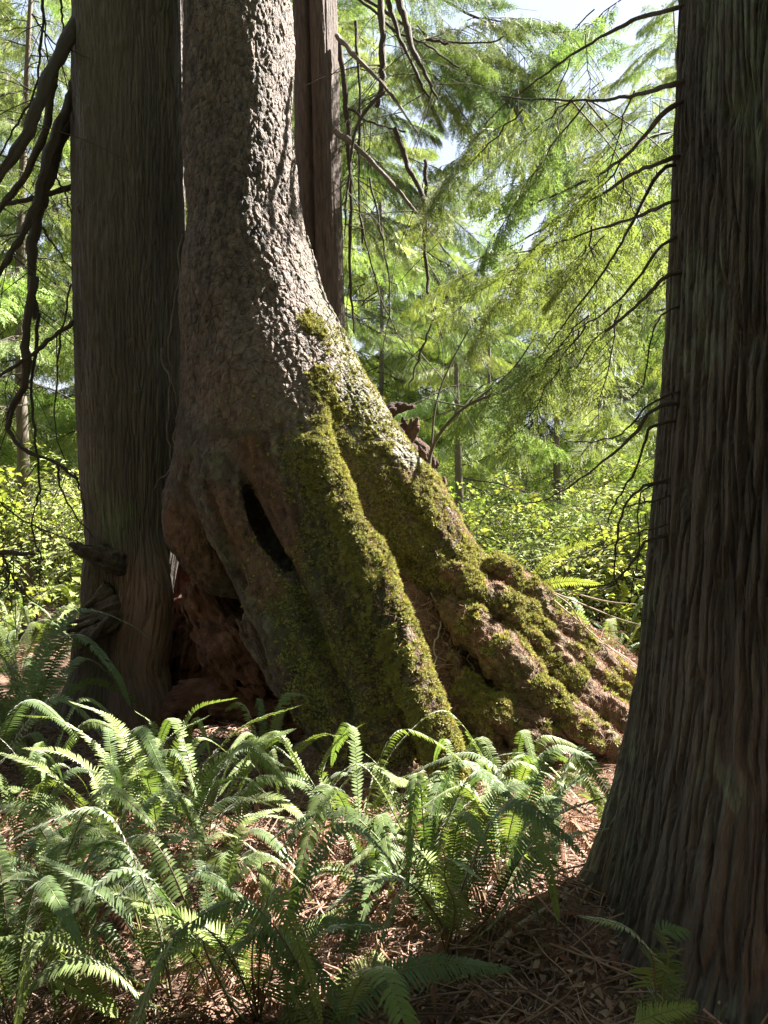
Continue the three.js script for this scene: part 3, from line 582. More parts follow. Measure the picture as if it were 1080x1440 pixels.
function fillFern(fern, n, scale, mats = fernMats, dead = 2, az0 = 0, az1 = 6.28) {
  for (let k = 0; k < n; k++) addFrond(fern, frondLib[Math.floor(rnd() * 18)], mats[Math.floor(rnd() * mats.length)], rnd() < 0.5 ? M.rachis : M.brownRachis, { r: new THREE.Euler(rr(-0.15, 0.15), az0 + (az1 - az0) * (k + rr(0, 0.8)) / n, rr(-0.1, 0.2)), s: scale * rr(0.75, 1.15) });
  for (let k = 0; k < dead; k++) addFrond(fern, deadLib[Math.floor(rnd() * 5)], deadFern, M.brownRachis, { r: new THREE.Euler(0, rr(0, 6.28), rr(-0.1, 0.1)), s: scale * rr(0.8, 1.2) }, 'dead_frond');
}
// hero clumps: base pixel, then fronds as pixel paths [px,py,offset of distance]
const Z6 = (x, y, o = 0) => [x / 2, 960 + y / 2, o], Z7 = (x, y, o = 0) => [400 + x / 2, 960 + y / 2, o];
const heroes = [
  { base: [160, 1185], label: 'sunlit sword fern with pale arching fronds below the dark cedar foot', fill: 4, w: 0.075, fronds: [
    [Z6(330, 300), Z6(280, 190, 0.1), Z6(170, 105, 0.15), Z6(50, 92, 0.1)], [Z6(385, 300, 0.1), Z6(370, 200, 0.2), Z6(310, 100, 0.3), Z6(195, 52, 0.3)], [Z6(300, 360, -0.1), Z6(260, 260, -0.1), Z6(180, 200, -0.15), Z6(65, 185, -0.2)],
    [Z6(280, 400, -0.2), Z6(210, 320, -0.3), Z6(120, 245, -0.35), Z6(-10, 195, -0.3)], [Z6(250, 420, -0.2), Z6(160, 365, -0.3), Z6(60, 335, -0.4), Z6(-30, 345, -0.4)], [Z6(240, 430, -0.3), Z6(150, 425, -0.5), Z6(70, 470, -0.6), Z6(0, 570, -0.65)], [Z6(260, 420, 0.2), Z6(140, 340, 0.3), Z6(40, 300, 0.35), Z6(-30, 290, 0.3)]] },
  { base: [232, 1190], label: 'upright bright green sword fern with fronds reaching across the dark hollow', fill: 4, w: 0.075, fronds: [
    [Z6(425, 330), Z6(430, 240, 0.05), Z6(470, 160, 0.1), Z6(590, 92, 0.1)], [Z6(480, 320, 0.1), Z6(500, 190, 0.2), Z6(550, 80, 0.25), Z6(665, 44, 0.25)], [Z6(510, 360), Z6(570, 240, 0.05), Z6(690, 120, 0.1), Z6(850, 62, 0.1)], [Z6(520, 380, -0.1), Z6(590, 250), Z6(700, 180, 0.05), Z6(830, 130, 0.1)],
    [Z6(430, 330, -0.2), Z6(415, 265, -0.3), Z6(450, 250, -0.4), Z6(500, 305, -0.5)], [Z6(400, 330, 0.2), Z6(400, 200, 0.4), Z6(430, 120, 0.5), Z6(380, 80, 0.5)]] },
  { base: [290, 1205], label: 'sword fern with silvery arched fronds turned toward the fallen stick', fill: 4, w: 0.07, fronds: [
    [Z6(570, 370), Z6(610, 260), Z6(690, 185), Z6(800, 235, -0.05)], [Z6(570, 420, -0.1), Z6(650, 350, -0.2), Z6(770, 325, -0.25), Z6(895, 420, -0.3)], [Z6(560, 400, -0.1), Z6(600, 300, -0.15), Z6(680, 270, -0.2), Z6(755, 318, -0.25)], [Z6(590, 420, 0.1), Z6(680, 380, 0.1), Z6(780, 380, 0.1), Z6(880, 440, 0)]] },
  { base: [300, 1262], label: 'small sword fern with drooping frond tips over reddish leaf litter', fill: 3, w: 0.07, fronds: [
    [Z6(560, 560), Z6(590, 470, -0.1), Z6(520, 430, -0.2), Z6(425, 470, -0.25)], [Z6(640, 570), Z6(680, 490, -0.15), Z6(740, 510, -0.25), Z6(745, 640, -0.35)], [Z6(600, 560, -0.1), Z6(610, 500, -0.2), Z6(640, 480, -0.3), Z6(640, 590, -0.4)], [Z6(470, 600), Z6(440, 510, -0.1), Z6(400, 490, -0.2), Z6(350, 560, -0.3)]] },
  { base: [458, 1185], label: 'thin young fern with short curled frond tips beside the fallen stick', fill: 2, w: 0.05, fronds: [
    [Z6(930, 340), Z6(905, 260), Z6(945, 170), Z6(1025, 115)], [Z6(920, 360), Z6(915, 290), Z6(950, 255), Z6(1005, 265)], [Z6(940, 380), Z6(935, 300, 0.05), Z6(1030, 235, 0), [600, 1128, -0.1]], [Z6(890, 350), Z6(850, 270), Z6(810, 240), Z6(780, 270)]] },
  { base: [628, 1345], label: 'large sword fern clump with lacy fronds in front of the mossy buttress root', fill: 7, w: 0.08, fronds: [
    [Z7(470, 620), Z7(475, 480), Z7(500, 360, 0.05), Z7(570, 298, 0.05)], [Z7(500, 620), Z7(530, 500), Z7(580, 390), Z7(655, 325)], [Z7(580, 650), Z7(660, 500), Z7(760, 380, 0.1), Z7(905, 322, 0.15)], [Z7(600, 660, -0.1), Z7(680, 540, -0.1), Z7(780, 440), Z7(912, 408, 0.1)], [Z7(520, 600, 0.15), Z7(560, 400, 0.25), Z7(620, 300, 0.3), Z7(728, 280, 0.3)],
    [Z7(440, 640, 0.1), Z7(390, 480, 0.2), Z7(310, 430, 0.2), Z7(170, 520, 0.1)], [Z7(430, 660, -0.1), Z7(340, 560, -0.15), Z7(240, 560, -0.2), Z7(120, 640, -0.25)], [Z7(400, 620, 0.2), Z7(400, 460, 0.3), Z7(400, 370, 0.35), Z7(360, 330, 0.3)], [Z7(480, 640, -0.2), Z7(450, 540, -0.35), Z7(470, 500, -0.45), Z7(560, 560, -0.55)], [Z7(600, 680, 0.2), Z7(690, 470, 0.4), Z7(760, 330, 0.5), Z7(860, 250, 0.5)]] },
  { base: [245, 1425], label: 'shaded sword fern with long fronds sweeping up and left over the litter', fill: 4, w: 0.08, fronds: [
    [Z6(440, 830), Z6(370, 690, -0.05), Z6(260, 580, -0.05), Z6(105, 485, 0)], [Z6(430, 890), Z6(330, 810, -0.1), Z6(170, 730, -0.15), Z6(-10, 722, -0.2)], [Z6(420, 900, -0.1), Z6(290, 800, -0.2), Z6(180, 790, -0.25), Z6(60, 880, -0.3)], [Z6(470, 840, 0.1), Z6(440, 680, 0.2), Z6(330, 590, 0.2), Z6(190, 620, 0.15)]] },
  { base: [362, 1445], label: 'shaded sword fern with drooping comb-like fronds amid dead leaves', fill: 4, w: 0.075, fronds: [
    [Z6(690, 850), Z6(640, 750), Z6(520, 670), Z6(370, 640)], [Z6(710, 830), Z6(720, 680), Z6(760, 600), Z6(730, 540)], [Z6(740, 860), Z6(800, 740), Z6(900, 680), Z6(1080, 690)], [Z6(650, 900, -0.1), Z6(580, 760, -0.2), Z6(560, 720, -0.25), Z6(480, 760, -0.3)]] },
  { base: [470, 1500], label: 'shaded fern with one long dark frond arching low over the litter', fill: 3, w: 0.075, fronds: [
    [Z7(130, 970), Z7(240, 850, 0.05), Z7(420, 790, 0.1), Z7(640, 805, 0.1)], [Z7(20, 960), Z7(20, 800), Z7(120, 695), Z7(300, 680, 0.1)], [Z7(100, 1010), Z7(30, 850, 0.1), Z7(60, 720, 0.2), Z7(190, 620, 0.3)], [Z7(160, 1010, 0.1), Z7(180, 860, 0.3), Z7(260, 780, 0.4), Z7(330, 830, 0.4)]] },
  { base: [20, 1470], label: 'dark sword fern with low fronds at the shaded litter edge', fill: 5, w: 0.08, fronds: [
    [Z6(60, 930), Z6(120, 830), Z6(220, 860), Z6(330, 940, -0.1)], [Z6(0, 860), Z6(10, 700, 0.1), Z6(90, 620, 0.15), Z6(230, 620, 0.2)], [Z6(-20, 800), Z6(-40, 640), Z6(20, 560), Z6(140, 560, 0.1)]] },
  { base: [968, 1500], label: 'dim green fern in front of the furrowed cedar foot', fill: 0, w: 0.085, at: 2.08, fronds: [
    [Z7(1050, 900), Z7(1030, 760), Z7(960, 690), Z7(830, 655)], [Z7(1060, 900), Z7(1080, 760), Z7(1060, 700), Z7(1140, 700)], [Z7(1030, 1010), Z7(1090, 940), Z7(1100, 920), Z7(1160, 900)], [Z7(1000, 1000), Z7(980, 960, -0.1), Z7(1060, 930, -0.1), Z7(1150, 910, -0.1)]] },
];
for (const h of heroes) {
  const base = h.at ? P(h.base[0], h.base[1], h.at) : onGround(...h.base), d0 = -base.z; base.y = Math.max(groundAt(base.x, base.z), h.at ? -1 : -9);
  const fern = thing('sword_fern', h.label, 'fern', base);
  for (const f of h.fronds) {
    const pts = [V(rr(-0.03, 0.03), -0.02, rr(-0.03, 0.03)), ...f.map(([x, y, o]) => P(x, y, d0 + o).sub(base))];
    addFrond(fern, frondGeo(pts, h.w * rr(1.05, 1.25), 56, { stipe: 0.22, roll: rr(-0.45, 0.45), droop: rr(0.05, 0.35), fold: rr(0.05, 0.3) }), fernMats[Math.floor(rnd() * 3)], rnd() < 0.5 ? M.rachis : M.brownRachis);
  }
  if (h.fill) fillFern(fern, h.fill, 0.7, fernMats, 3);
}
{ // fern growing on the root at the right, backlight put into its brighter, yellower leaf colour
  const base = P(735, 835, 5.25), fern = thing('root_fern', 'backlit yellow green fern growing from the mossy root crest', 'fern', base);
  for (const f of [[[760, 800, 0], [800, 772, 0], [842, 762, 0.05]], [[770, 822, 0.1], [800, 818, 0.1], [848, 822, 0.1]], [[725, 820, 0.2], [735, 815, 0.2], [742, 816, 0.2]]]) addFrond(fern, frondGeo([V(0, 0, 0), ...f.map(([x, y, o]) => P(x, y, 5.25 + o).sub(base))], 0.075, 34, { stipe: 0.12, roll: 0.9 }), backlitFern, M.rachis);
}
// further ferns standing around
const fernSpots = [[-3.0, -6.4], [-3.5, -7.4], [-2.9, -8.2], [-4.2, -8.8], [-3.7, -9.8], [-4.9, -10.6], [-2.4, -5.2], [-3.2, -5.4], [-3.9, -6.2], [1.9, -6.6], [2.6, -7.4], [1.6, -7.8], [3.2, -8.6], [2.2, -9.2], [3.9, -10], [2.9, -11], [0.7, -7.6], [-4.6, -7.4], [-5.6, -9.2], [4.6, -9.2], [-2.2, -4.3], [1.4, -9.9]];
for (const [x, z] of fernSpots) { const f = thing('background_fern', z > -7 && x < 0 ? 'sword fern in the dim hollow left of the dark cedar' : 'sword fern among the sunlit undergrowth behind the trees', 'fern', V(x, groundAt(x, z), z), z > -7 && x < 0 ? 'ferns beside the dark cedar' : 'ferns in the undergrowth'); fillFern(f, 9, rr(0.85, 1.15), fernMats, 1); }
for (const [px, py] of [[60, 1135], [25, 1250], [120, 1320], [525, 1285], [705, 1255], [775, 1200], [205, 1345], [300, 1410], [170, 1250], [60, 1330], [600, 1270], [90, 1400], [255, 1120], [375, 1125], [505, 1215], [650, 1205], [10, 1080], [720, 1165]]) {
  const g = onGround(px, py); if (Math.hypot(g.x - 1.42, g.z + 2.78) < 0.85) continue;
  fillFern(thing('litter_fern', 'smaller sword fern among the reddish leaf litter below the roots', 'fern', V(g.x, groundAt(g.x, g.z), g.z), 'smaller ferns in the litter'), 9, rr(0.45, 0.72), fernMats, 3);
}
console.log('ferns done');

// ---------------------------------------------------------------- litter on the floor
{
  const leaf = new Buf(); // curled dead leaflet
  { const a = leaf.v(-0.03, 0, -0.004), b = leaf.v(-0.03, 0.002, 0.004), c = leaf.v(0, 0.008, -0.008), d = leaf.v(0, 0.005, 0.008), e = leaf.v(0.034, 0, 0); leaf.tri(a, b, d); leaf.tri(a, d, c); leaf.tri(c, d, e); }
  const twig = new Buf(); tube(twig, spline([V(-0.5, 0, 0), V(-0.15, 0.03, 0.04), V(0.2, 0.01, -0.03), V(0.5, 0.02, 0.02)], 8), [0.012, 0.005], 5);
  const ml = [], cl = [], mt = [], ct = [];
  const drop = (x, z) => V(x, groundAt(x, z), z), nrm = (x, z) => V(groundAt(x - 0.05, z) - groundAt(x + 0.05, z), 0.1, groundAt(x, z - 0.05) - groundAt(x, z + 0.05)).normalize();
  const tint = () => { const t = rr(0.35, 1.25), k = rnd(); return k < 0.5 ? rgb(0.24 * t, 0.14 * t, 0.1 * t) : k < 0.85 ? rgb(0.35 * t, 0.23 * t, 0.16 * t) : rgb(0.24 * t, 0.09 * t, 0.045 * t); };
  for (let k = 0; k < 70000; k++) {
    const d = 1.6 + Math.pow(rnd(), 0.8) * 5.2, x = rr(-0.56, 0.56) * d, z = -d, p = drop(x, z); p.y += rr(0, 0.03);
    qq.setFromUnitVectors(up, nrm(x, z).add(V(rr(-0.6, 0.6), 0, rr(-0.6, 0.6))).normalize()); q2.setFromAxisAngle(up, rr(0, 6.28)); const s = 0.2 + 0.75 * Math.pow(rnd(), 2);
    ml.push(new THREE.Matrix4().compose(p, qq.clone().multiply(q2), V(s, s * rr(0.5, 3), s * rr(0.6, 1.6)))); cl.push(tint());
  }
  for (let k = 0; k < 9000; k++) {
    const d = 1.6 + Math.pow(rnd(), 0.8) * 5, x = rr(-0.56, 0.56) * d, z = -d, p = drop(x, z); p.y += rr(0, 0.05);
    qq.setFromUnitVectors(up, nrm(x, z).add(V(rr(-0.3, 0.3), 0, rr(-0.3, 0.3))).normalize()); q2.setFromAxisAngle(up, rr(0, 6.28)); const s = 0.06 + 0.4 * Math.pow(rnd(), 2);
    mt.push(new THREE.Matrix4().compose(p, qq.clone().multiply(q2), V(s, s * 0.8, s * 0.8))); const t = rr(0.6, 1.3); ct.push(rnd() < 0.5 ? rgb(0.3 * t, 0.19 * t, 0.14 * t) : rgb(0.16 * t, 0.09 * t, 0.06 * t));
  }
  scatter('leaf_litter', leaf.geo(), M.litter, ml, cl, scene, 'stuff', 'reddish brown dead leaflets strewn over the forest floor');
  scatter('twig_litter', twig.geo(), M.needle, mt, ct, scene, 'stuff', 'thin dead twigs strewn over the forest floor');
  // needles and rootlets caught on the mound and root crests
  const need = new Buf(); tube(need, [V(-0.5, 0, 0), V(0, 0.04, 0.03), V(0.5, 0, 0)], [0.012, 0.008], 4);
  const mn = [], cn = [];
  const dens = (x, y, z, nx, ny, nz) => x > -0.35 && y < 1.9 ? sstep(0.0, 0.5, ny + 0.3 * nx) : 0;
  const mk = (q, n) => { qq.setFromUnitVectors(up, n); q2.setFromAxisAngle(up, rr(0, 6.28)); const s = rr(0.03, 0.09); mn.push(new THREE.Matrix4().compose(q.clone().addScaledVector(n, 0.004), qq.clone().multiply(q2), V(s, s, s))); const t = rr(0.6, 1.4); cn.push(rgb(0.27 * t, 0.15 * t, 0.1 * t)); };
  sampleSurface(bigGeo, 3500, dens, mk); for (const g of rootGeos) sampleSurface(g, 3500, dens, mk);
  for (let k = 0; k < 16000; k++) { const x = rr(-0.2, 2), z = rr(-5.6, -4); mk(drop(x, z).add(V(0, 0.02, 0)), nrm(x, z)); }
  scatter('needle_litter', need.geo(), M.needle, mn, cn, scene, 'stuff', 'brown needles and rootlets caught on the root mound');
}
function stick(name, label, path, r0, r1, mat, group) {
  const pts = path.map((q) => P(...q)), b = new Buf(); tube(b, spline(pts, 24).map((p) => p), [r0, r1], 8, r0 * 0.5); const t = thing(name, label, 'stick', V(0, 0, 0), group); part('stick', b.geo(), mat, t);
  return t;
}
function lying(pxs) { return pxs.map(([x, y, up_]) => { const g = onGround(x, y); const d = -g.z; return [x, y - up_ / (K * d) * 1, d]; }); }
stick('fallen_stick', 'pale straight fallen stick lying below the mossy buttress root', [[412, 1098, 4.25], [455, 1128, 4.05], [500, 1150, 3.95], [552, 1174, 3.85]], 0.009, 0.006, M.paleTwig);
stick('fallen_twig', 'brown curved twig lying below the mossy buttress root', [[440, 1108, 4.2], [500, 1132, 4.05], [560, 1148, 4.0], [590, 1148, 4.0]], 0.007, 0.004, M.deadTwig);
for (const [l, p] of [['grey stick among the dead leaves under the lacy fern', [[640, 1292, 2.6], [690, 1255, 2.75], [735, 1248, 2.85]]], ['crooked brown stick lying beside the furrowed cedar foot', [[690, 1350, 2.45], [730, 1310, 2.55], [790, 1270, 2.7], [800, 1250, 2.8]]]])
  stick('dead_stick', l, p.map(([x, y]) => { const g = onGround(x, y); return [x, y - 6, -g.z]; }), 0.014, 0.007, M.paleTwig);

// ---------------------------------------------------------------- bare branches of the left cedar
function branch(parent, path, r0, r1, mat, name = 'branch', jag = 0.03) {
  const pts = spline(path.map((q) => P(...q)), Math.max(14, path.length * 7)); pts.forEach((p, i) => { if (i) { p.x += jag * 0.4 * noise(i * 0.6, r0 * 900, 3); p.y += jag * 0.4 * noise(i * 0.6, r0 * 900, 9); } });
  const b = new Buf(); b.skin = true; tube(b, pts, (t) => mix(r0, r1, t) * (1 + 0.16 * noise(t * 22, r0 * 777, path[0][0]) + 0.3 * Math.pow(clamp(noise(t * 9, path[0][1], r0 * 300)), 4)), 10, r0 * 0.45);
  if (r0 > 0.0115 && parent !== bigTree) for (let k = 0; k < 6; k++) { // fine dead side twigs
    const i = Math.floor(rr(3, pts.length - 2)), L = rr(0.15, 0.8), e = V(rr(-1, 1), rr(-1.2, 0.1), rr(-0.6, 0.6)).normalize(), t = new Buf();
    tube(t, spline([pts[i], pts[i].clone().addScaledVector(e, L * 0.5).add(V(rr(-0.04, 0.04), 0, 0)), pts[i].clone().addScaledVector(e, L).add(V(rr(-0.05, 0.05), -0.08, 0))], 7), [0.0045, 0.0015], 4); part('twig', t.geo(), M.branch, parent);
  }
  return part(name, b.geo(), mat, parent);
}
const LB = [
  [[[115, 20, 6.0], [95, 55, 5.8], [60, 130, 5.6], [35, 195, 5.5], [-15, 265, 5.4]], 0.055, 0.03], [[[112, 45, 6.1], [88, 75, 6], [70, 130, 6], [62, 190, 6], [30, 255, 6], [-10, 305, 6]], 0.038, 0.02],
  [[[108, 110, 6.1], [95, 150, 6.0], [70, 215, 5.9], [50, 290, 5.85], [20, 350, 5.8], [-10, 395, 5.8]], 0.045, 0.022], [[[106, 150, 6.2], [85, 200, 6.1], [62, 270, 6.0], [48, 330, 6.0], [45, 400, 6.0], [50, 450, 6.0]], 0.05, 0.03],
  [[[110, 258, 6.1], [70, 272, 6], [30, 282, 6], [-10, 290, 6]], 0.022, 0.014], [[[108, 450, 6.0], [70, 478, 5.9], [30, 510, 5.8], [-10, 535, 5.8]], 0.018, 0.01],
  [[[48, 390, 5.9], [36, 470, 5.85], [35, 540, 5.85], [15, 580, 5.85], [12, 605, 5.85], [35, 632, 5.85], [75, 650, 5.85], [110, 675, 5.85]], 0.035, 0.008],
  [[[55, 440, 5.95], [45, 540, 5.9], [50, 620, 5.9], [55, 690, 5.9], [45, 735, 5.9], [60, 790, 5.9]], 0.012, 0.005], [[[80, 650, 5.85], [90, 700, 5.85], [130, 755, 5.9]], 0.009, 0.004], [[[105, 665, 5.85], [115, 700, 5.85], [122, 730, 5.9]], 0.008, 0.003],
  [[[100, 400, 5.8], [82, 500, 5.8], [78, 600, 5.8], [95, 660, 5.8]], 0.008, 0.003], [[[-10, 700, 5.5], [40, 735, 5.5], [100, 760, 5.6], [135, 770, 5.8]], 0.006, 0.003], [[[60, 0, 6.2], [58, 60, 6.2], [48, 130, 6.2], [20, 180, 6.2], [-5, 230, 6.2]], 0.012, 0.006],
  [[[85, 0, 6.2], [88, 40, 6.2], [70, 90, 6.2], [60, 0, 6.2]], 0.009, 0.005], [[[75, 240, 6.0], [90, 270, 6.0], [100, 300, 6.0]], 0.009, 0.004], [[[60, 320, 6], [75, 345, 6], [105, 385, 6]], 0.009, 0.004], [[[45, 20, 6], [70, 55, 6], [100, 70, 5.8], [130, 85, 5.7]], 0.007, 0.003],
];
for (const [p, a, b] of LB) branch(leftCedar, p, a, b, M.branch);
{ const t = leftCedar; branch(t, [[-15, 778, 5.2], [20, 778, 5.2], [50, 780, 5.2]], 0.018, 0.008, M.branch, 'dead_branch'); branch(t, [[5, 780, 5.2], [12, 815, 5.2], [-5, 840, 5.2]], 0.008, 0.004, M.branch, 'dead_branch'); branch(t, [[10, 800, 5.3], [40, 840, 5.3], [80, 866, 5.4]], 0.006, 0.003, M.branch, 'dead_branch'); }
// rootlets and dead twigs trailing down the litter gully beside the buttress
for (let k = 0; k < 26; k++) {
  const x = rr(590, 790), y = x * 0.9 + rr(235, 360), path = []; let ax = x, ay = y;
  for (let m = 0; m < 4; m++) { const g = onGround(ax, ay); path.push([ax, ay - 5, -g.z - 0.04]); ax += rr(-14, 24); ay += rr(12, 42); }
  branch(bigTree, path, rr(0.003, 0.007), 0.002, rnd() < 0.5 ? M.paleTwig : M.deadTwig, 'rootlet', 0.05);
}
// hanging rootlets in the cleft between the trunks
for (const p of [[[258, 330, 5.6], [248, 420, 5.55], [238, 500, 5.5], [246, 560, 5.5], [250, 610, 5.45]], [[232, 500, 5.6], [242, 540, 5.55], [246, 600, 5.5]], [[250, 600, 5.45], [240, 660, 5.4], [212, 690, 5.4]], [[228, 490, 5.6], [240, 560, 5.5], [236, 620, 5.45], [248, 680, 5.4]]]) branch(bigTree, p, 0.011, 0.004, M.branchGrey, 'rootlet', 0.05);

// ---------------------------------------------------------------- bare branches between the slim cedar and the gap
const BB = [
  [[[474, 50, 6.3], [500, 80, 6.1], [540, 120, 5.9], [588, 188, 5.7]], 0.024, 0.005, M.branchGrey], [[[470, 182, 6.3], [510, 215, 6.1], [560, 268, 5.9], [600, 320, 5.8], [630, 360, 5.7]], 0.024, 0.004, M.branchGrey],
  [[[535, -10, 6.2], [538, 60, 6.2], [537, 110, 6.2], [530, 150, 6.2]], 0.03, 0.018, M.branch], [[[560, -10, 6.0], [575, 50, 5.9], [595, 100, 5.8], [616, 140, 5.8]], 0.03, 0.008, M.branch], [[[545, 0, 6.0], [565, 60, 6.0], [590, 115, 5.9], [608, 143, 5.9]], 0.02, 0.006, M.branch],
  [[[478, 60, 6.4], [488, 160, 6.4], [492, 260, 6.4], [492, 380, 6.4], [498, 470, 6.4]], 0.022, 0.008, M.branch], [[[555, 180, 5.9], [575, 235, 5.9], [596, 290, 5.8], [598, 360, 5.8], [605, 420, 5.8], [622, 475, 5.8]], 0.02, 0.01, M.branch],
  [[[598, 225, 6], [599, 280, 6], [601, 330, 6]], 0.016, 0.012, M.branch], [[[630, 415, 5.8], [610, 450, 5.8], [590, 500, 5.8], [575, 545, 5.8]], 0.012, 0.005, M.branch], [[[500, -5, 6.3], [560, 45, 6.2], [595, 60, 6.1], [645, 95, 6.0]], 0.012, 0.006, M.branch],
  [[[540, 130, 6.1], [505, 170, 6.1], [490, 260, 6.1], [485, 330, 6.1]], 0.014, 0.006, M.branch], [[[484, 150, 6.4], [520, 170, 6.4], [570, 185, 6.4]], 0.012, 0.005, M.branch], [[[500, 30, 6.6], [506, 140, 6.6], [505, 260, 6.6], [510, 340, 6.6]], 0.014, 0.006, M.branch],
  [[[630, 60, 6.2], [600, 56, 6.2], [690, 60, 6.4], [730, 30, 6.6]], 0.01, 0.006, M.branch], [[[520, 250, 6.2], [540, 350, 6.2], [548, 440, 6.2], [536, 500, 6.2]], 0.008, 0.003, M.branch], [[[505, 300, 6.2], [530, 400, 6.2], [560, 470, 6.2], [600, 520, 6.2]], 0.007, 0.003, M.branch],
];
for (const [p, a, b, m] of BB) branch(backCedar, p, a, b, m);

// sapling growing from the root crest, arching right
const sap = thing('hemlock_sapling', 'thin sapling arching up from the broken stump beside the root crest', 'sapling', P(605, 660, 5.6));
const sapBranches = [[[[603, 662, 5.6], [606, 635, 5.6], [622, 605, 5.5], [655, 572, 5.4], [700, 552, 5.3], [760, 525, 5.1], [825, 480, 4.9], [880, 440, 4.7], [945, 390, 4.5]], 0.014, 0.005], [[[655, 572, 5.4], [620, 565, 5.5], [600, 560, 5.5]], 0.006, 0.002], [[[606, 635, 5.6], [615, 560, 5.6], [650, 480, 5.6], [690, 420, 5.6]], 0.008, 0.003], [[[660, 570, 5.4], [720, 520, 5.4], [770, 450, 5.3], [800, 430, 5.3], [850, 380, 5.2]], 0.007, 0.003]];
const toLocal = (o, path) => path.map(([x, y, d]) => P(x, y, d).sub(o));
function branchLocal(parent, o, path, r0, r1, mat, name) { const b = new Buf(); tube(b, spline(toLocal(o, path), path.length * 7), [r0, r1], 8, r0 * 0.25); return part(name, b.geo(), mat, parent); }
sapBranches.forEach(([p, a, b], i) => branchLocal(sap, sap.position, p, a, b, M.branch, i ? 'branch' : 'stem'));

// branches of the right cedar drooping left
const RB = [
  [[[955, 115, 2.75], [905, 130, 3.1], [850, 140, 3.4], [800, 142, 3.6], [705, 136, 4.0]], 0.02, 0.004], [[[955, 10, 2.8], [890, 30, 3.2], [830, 60, 3.5], [780, 95, 3.9], [720, 140, 4.3]], 0.018, 0.004], [[[945, 150, 2.75], [900, 200, 3.1], [850, 240, 3.4], [790, 270, 3.8], [700, 310, 4.2]], 0.018, 0.004],
  [[[938, 225, 2.75], [890, 245, 3], [850, 270, 3.3], [800, 300, 3.6], [720, 345, 4.0], [660, 370, 4.3]], 0.016, 0.003], [[[940, 285, 2.75], [895, 305, 3], [830, 325, 3.4], [770, 345, 3.7], [710, 358, 4.0]], 0.015, 0.003], [[[938, 340, 2.75], [890, 400, 3.0], [850, 440, 3.3], [800, 470, 3.6]], 0.012, 0.003],
  [[[935, 390, 2.7], [900, 425, 2.9], [860, 460, 3.2], [830, 485, 3.5], [800, 540, 3.7]], 0.014, 0.004], [[[930, 240, 2.8], [880, 330, 3.1], [850, 380, 3.4], [790, 460, 3.8], [760, 500, 4.1]], 0.014, 0.003],
  [[[922, 575, 2.65], [890, 612, 2.9], [850, 648, 3.2], [800, 685, 3.5], [760, 705, 3.7], [700, 712, 4.0]], 0.012, 0.003], [[[925, 560, 2.65], [880, 605, 2.9], [840, 620, 3.2], [800, 620, 3.4], [780, 612, 3.5]], 0.007, 0.002],
  [[[918, 600, 2.65], [895, 660, 2.8], [870, 700, 2.9], [855, 735, 3.0]], 0.009, 0.003], [[[915, 680, 2.65], [880, 710, 2.8], [868, 760, 2.9], [866, 815, 2.95], [872, 832, 2.95]], 0.009, 0.003], [[[912, 760, 2.65], [890, 790, 2.75], [860, 820, 2.9], [820, 830, 3.0]], 0.01, 0.004],
  [[[914, 705, 2.65], [880, 712, 2.8], [862, 704, 2.9]], 0.006, 0.002], [[[912, 745, 2.65], [860, 765, 2.9], [810, 800, 3.2]], 0.005, 0.002], [[[905, 690, 2.65], [898, 780, 2.75], [885, 850, 2.85]], 0.005, 0.002], [[[935, 440, 2.7], [915, 480, 2.75], [905, 540, 2.8], [885, 560, 2.85]], 0.006, 0.003],
];
for (const [p, a, b] of RB) branch(rightCedar, [[p[0][0] + 50, p[0][1] - 12, p[0][2] + 0.05], ...p], a * 0.6, b * 0.7, M.branch, 'branch', 0.015);

// dead twiggy branch on the root mound at the right
{
  const o = P(735, 812, 5.2), t = thing('dead_branch', 'fan of bare grey twigs leaning over the mossy root', 'branch', o);
  const L = [[[735, 816, 5.2], [760, 828, 5.15], [800, 832, 5.1], [860, 828, 5.0]], [[760, 828, 5.15], [800, 862, 5.0], [850, 905, 4.9], [890, 935, 4.8]], [[740, 820, 5.2], [775, 860, 5.1], [820, 910, 5.0], [890, 975, 4.9]], [[770, 830, 5.1], [820, 850, 5.0], [870, 870, 4.9], [905, 880, 4.8]], [[765, 828, 5.1], [800, 850, 5.0], [825, 890, 5.0], [850, 930, 4.9]], [[800, 832, 5.1], [850, 845, 5.0], [895, 850, 4.9]], [[770, 858, 5.1], [830, 895, 5.0], [880, 925, 4.9], [910, 950, 4.9]], [[780, 870, 5.1], [840, 930, 5.0], [880, 990, 4.9]]];
  L.forEach((p, i) => branchLocal(t, o, p, i ? 0.006 : 0.009, 0.0025, i ? M.paleTwig : M.branch, 'twig'));
}
console.log('branches done');

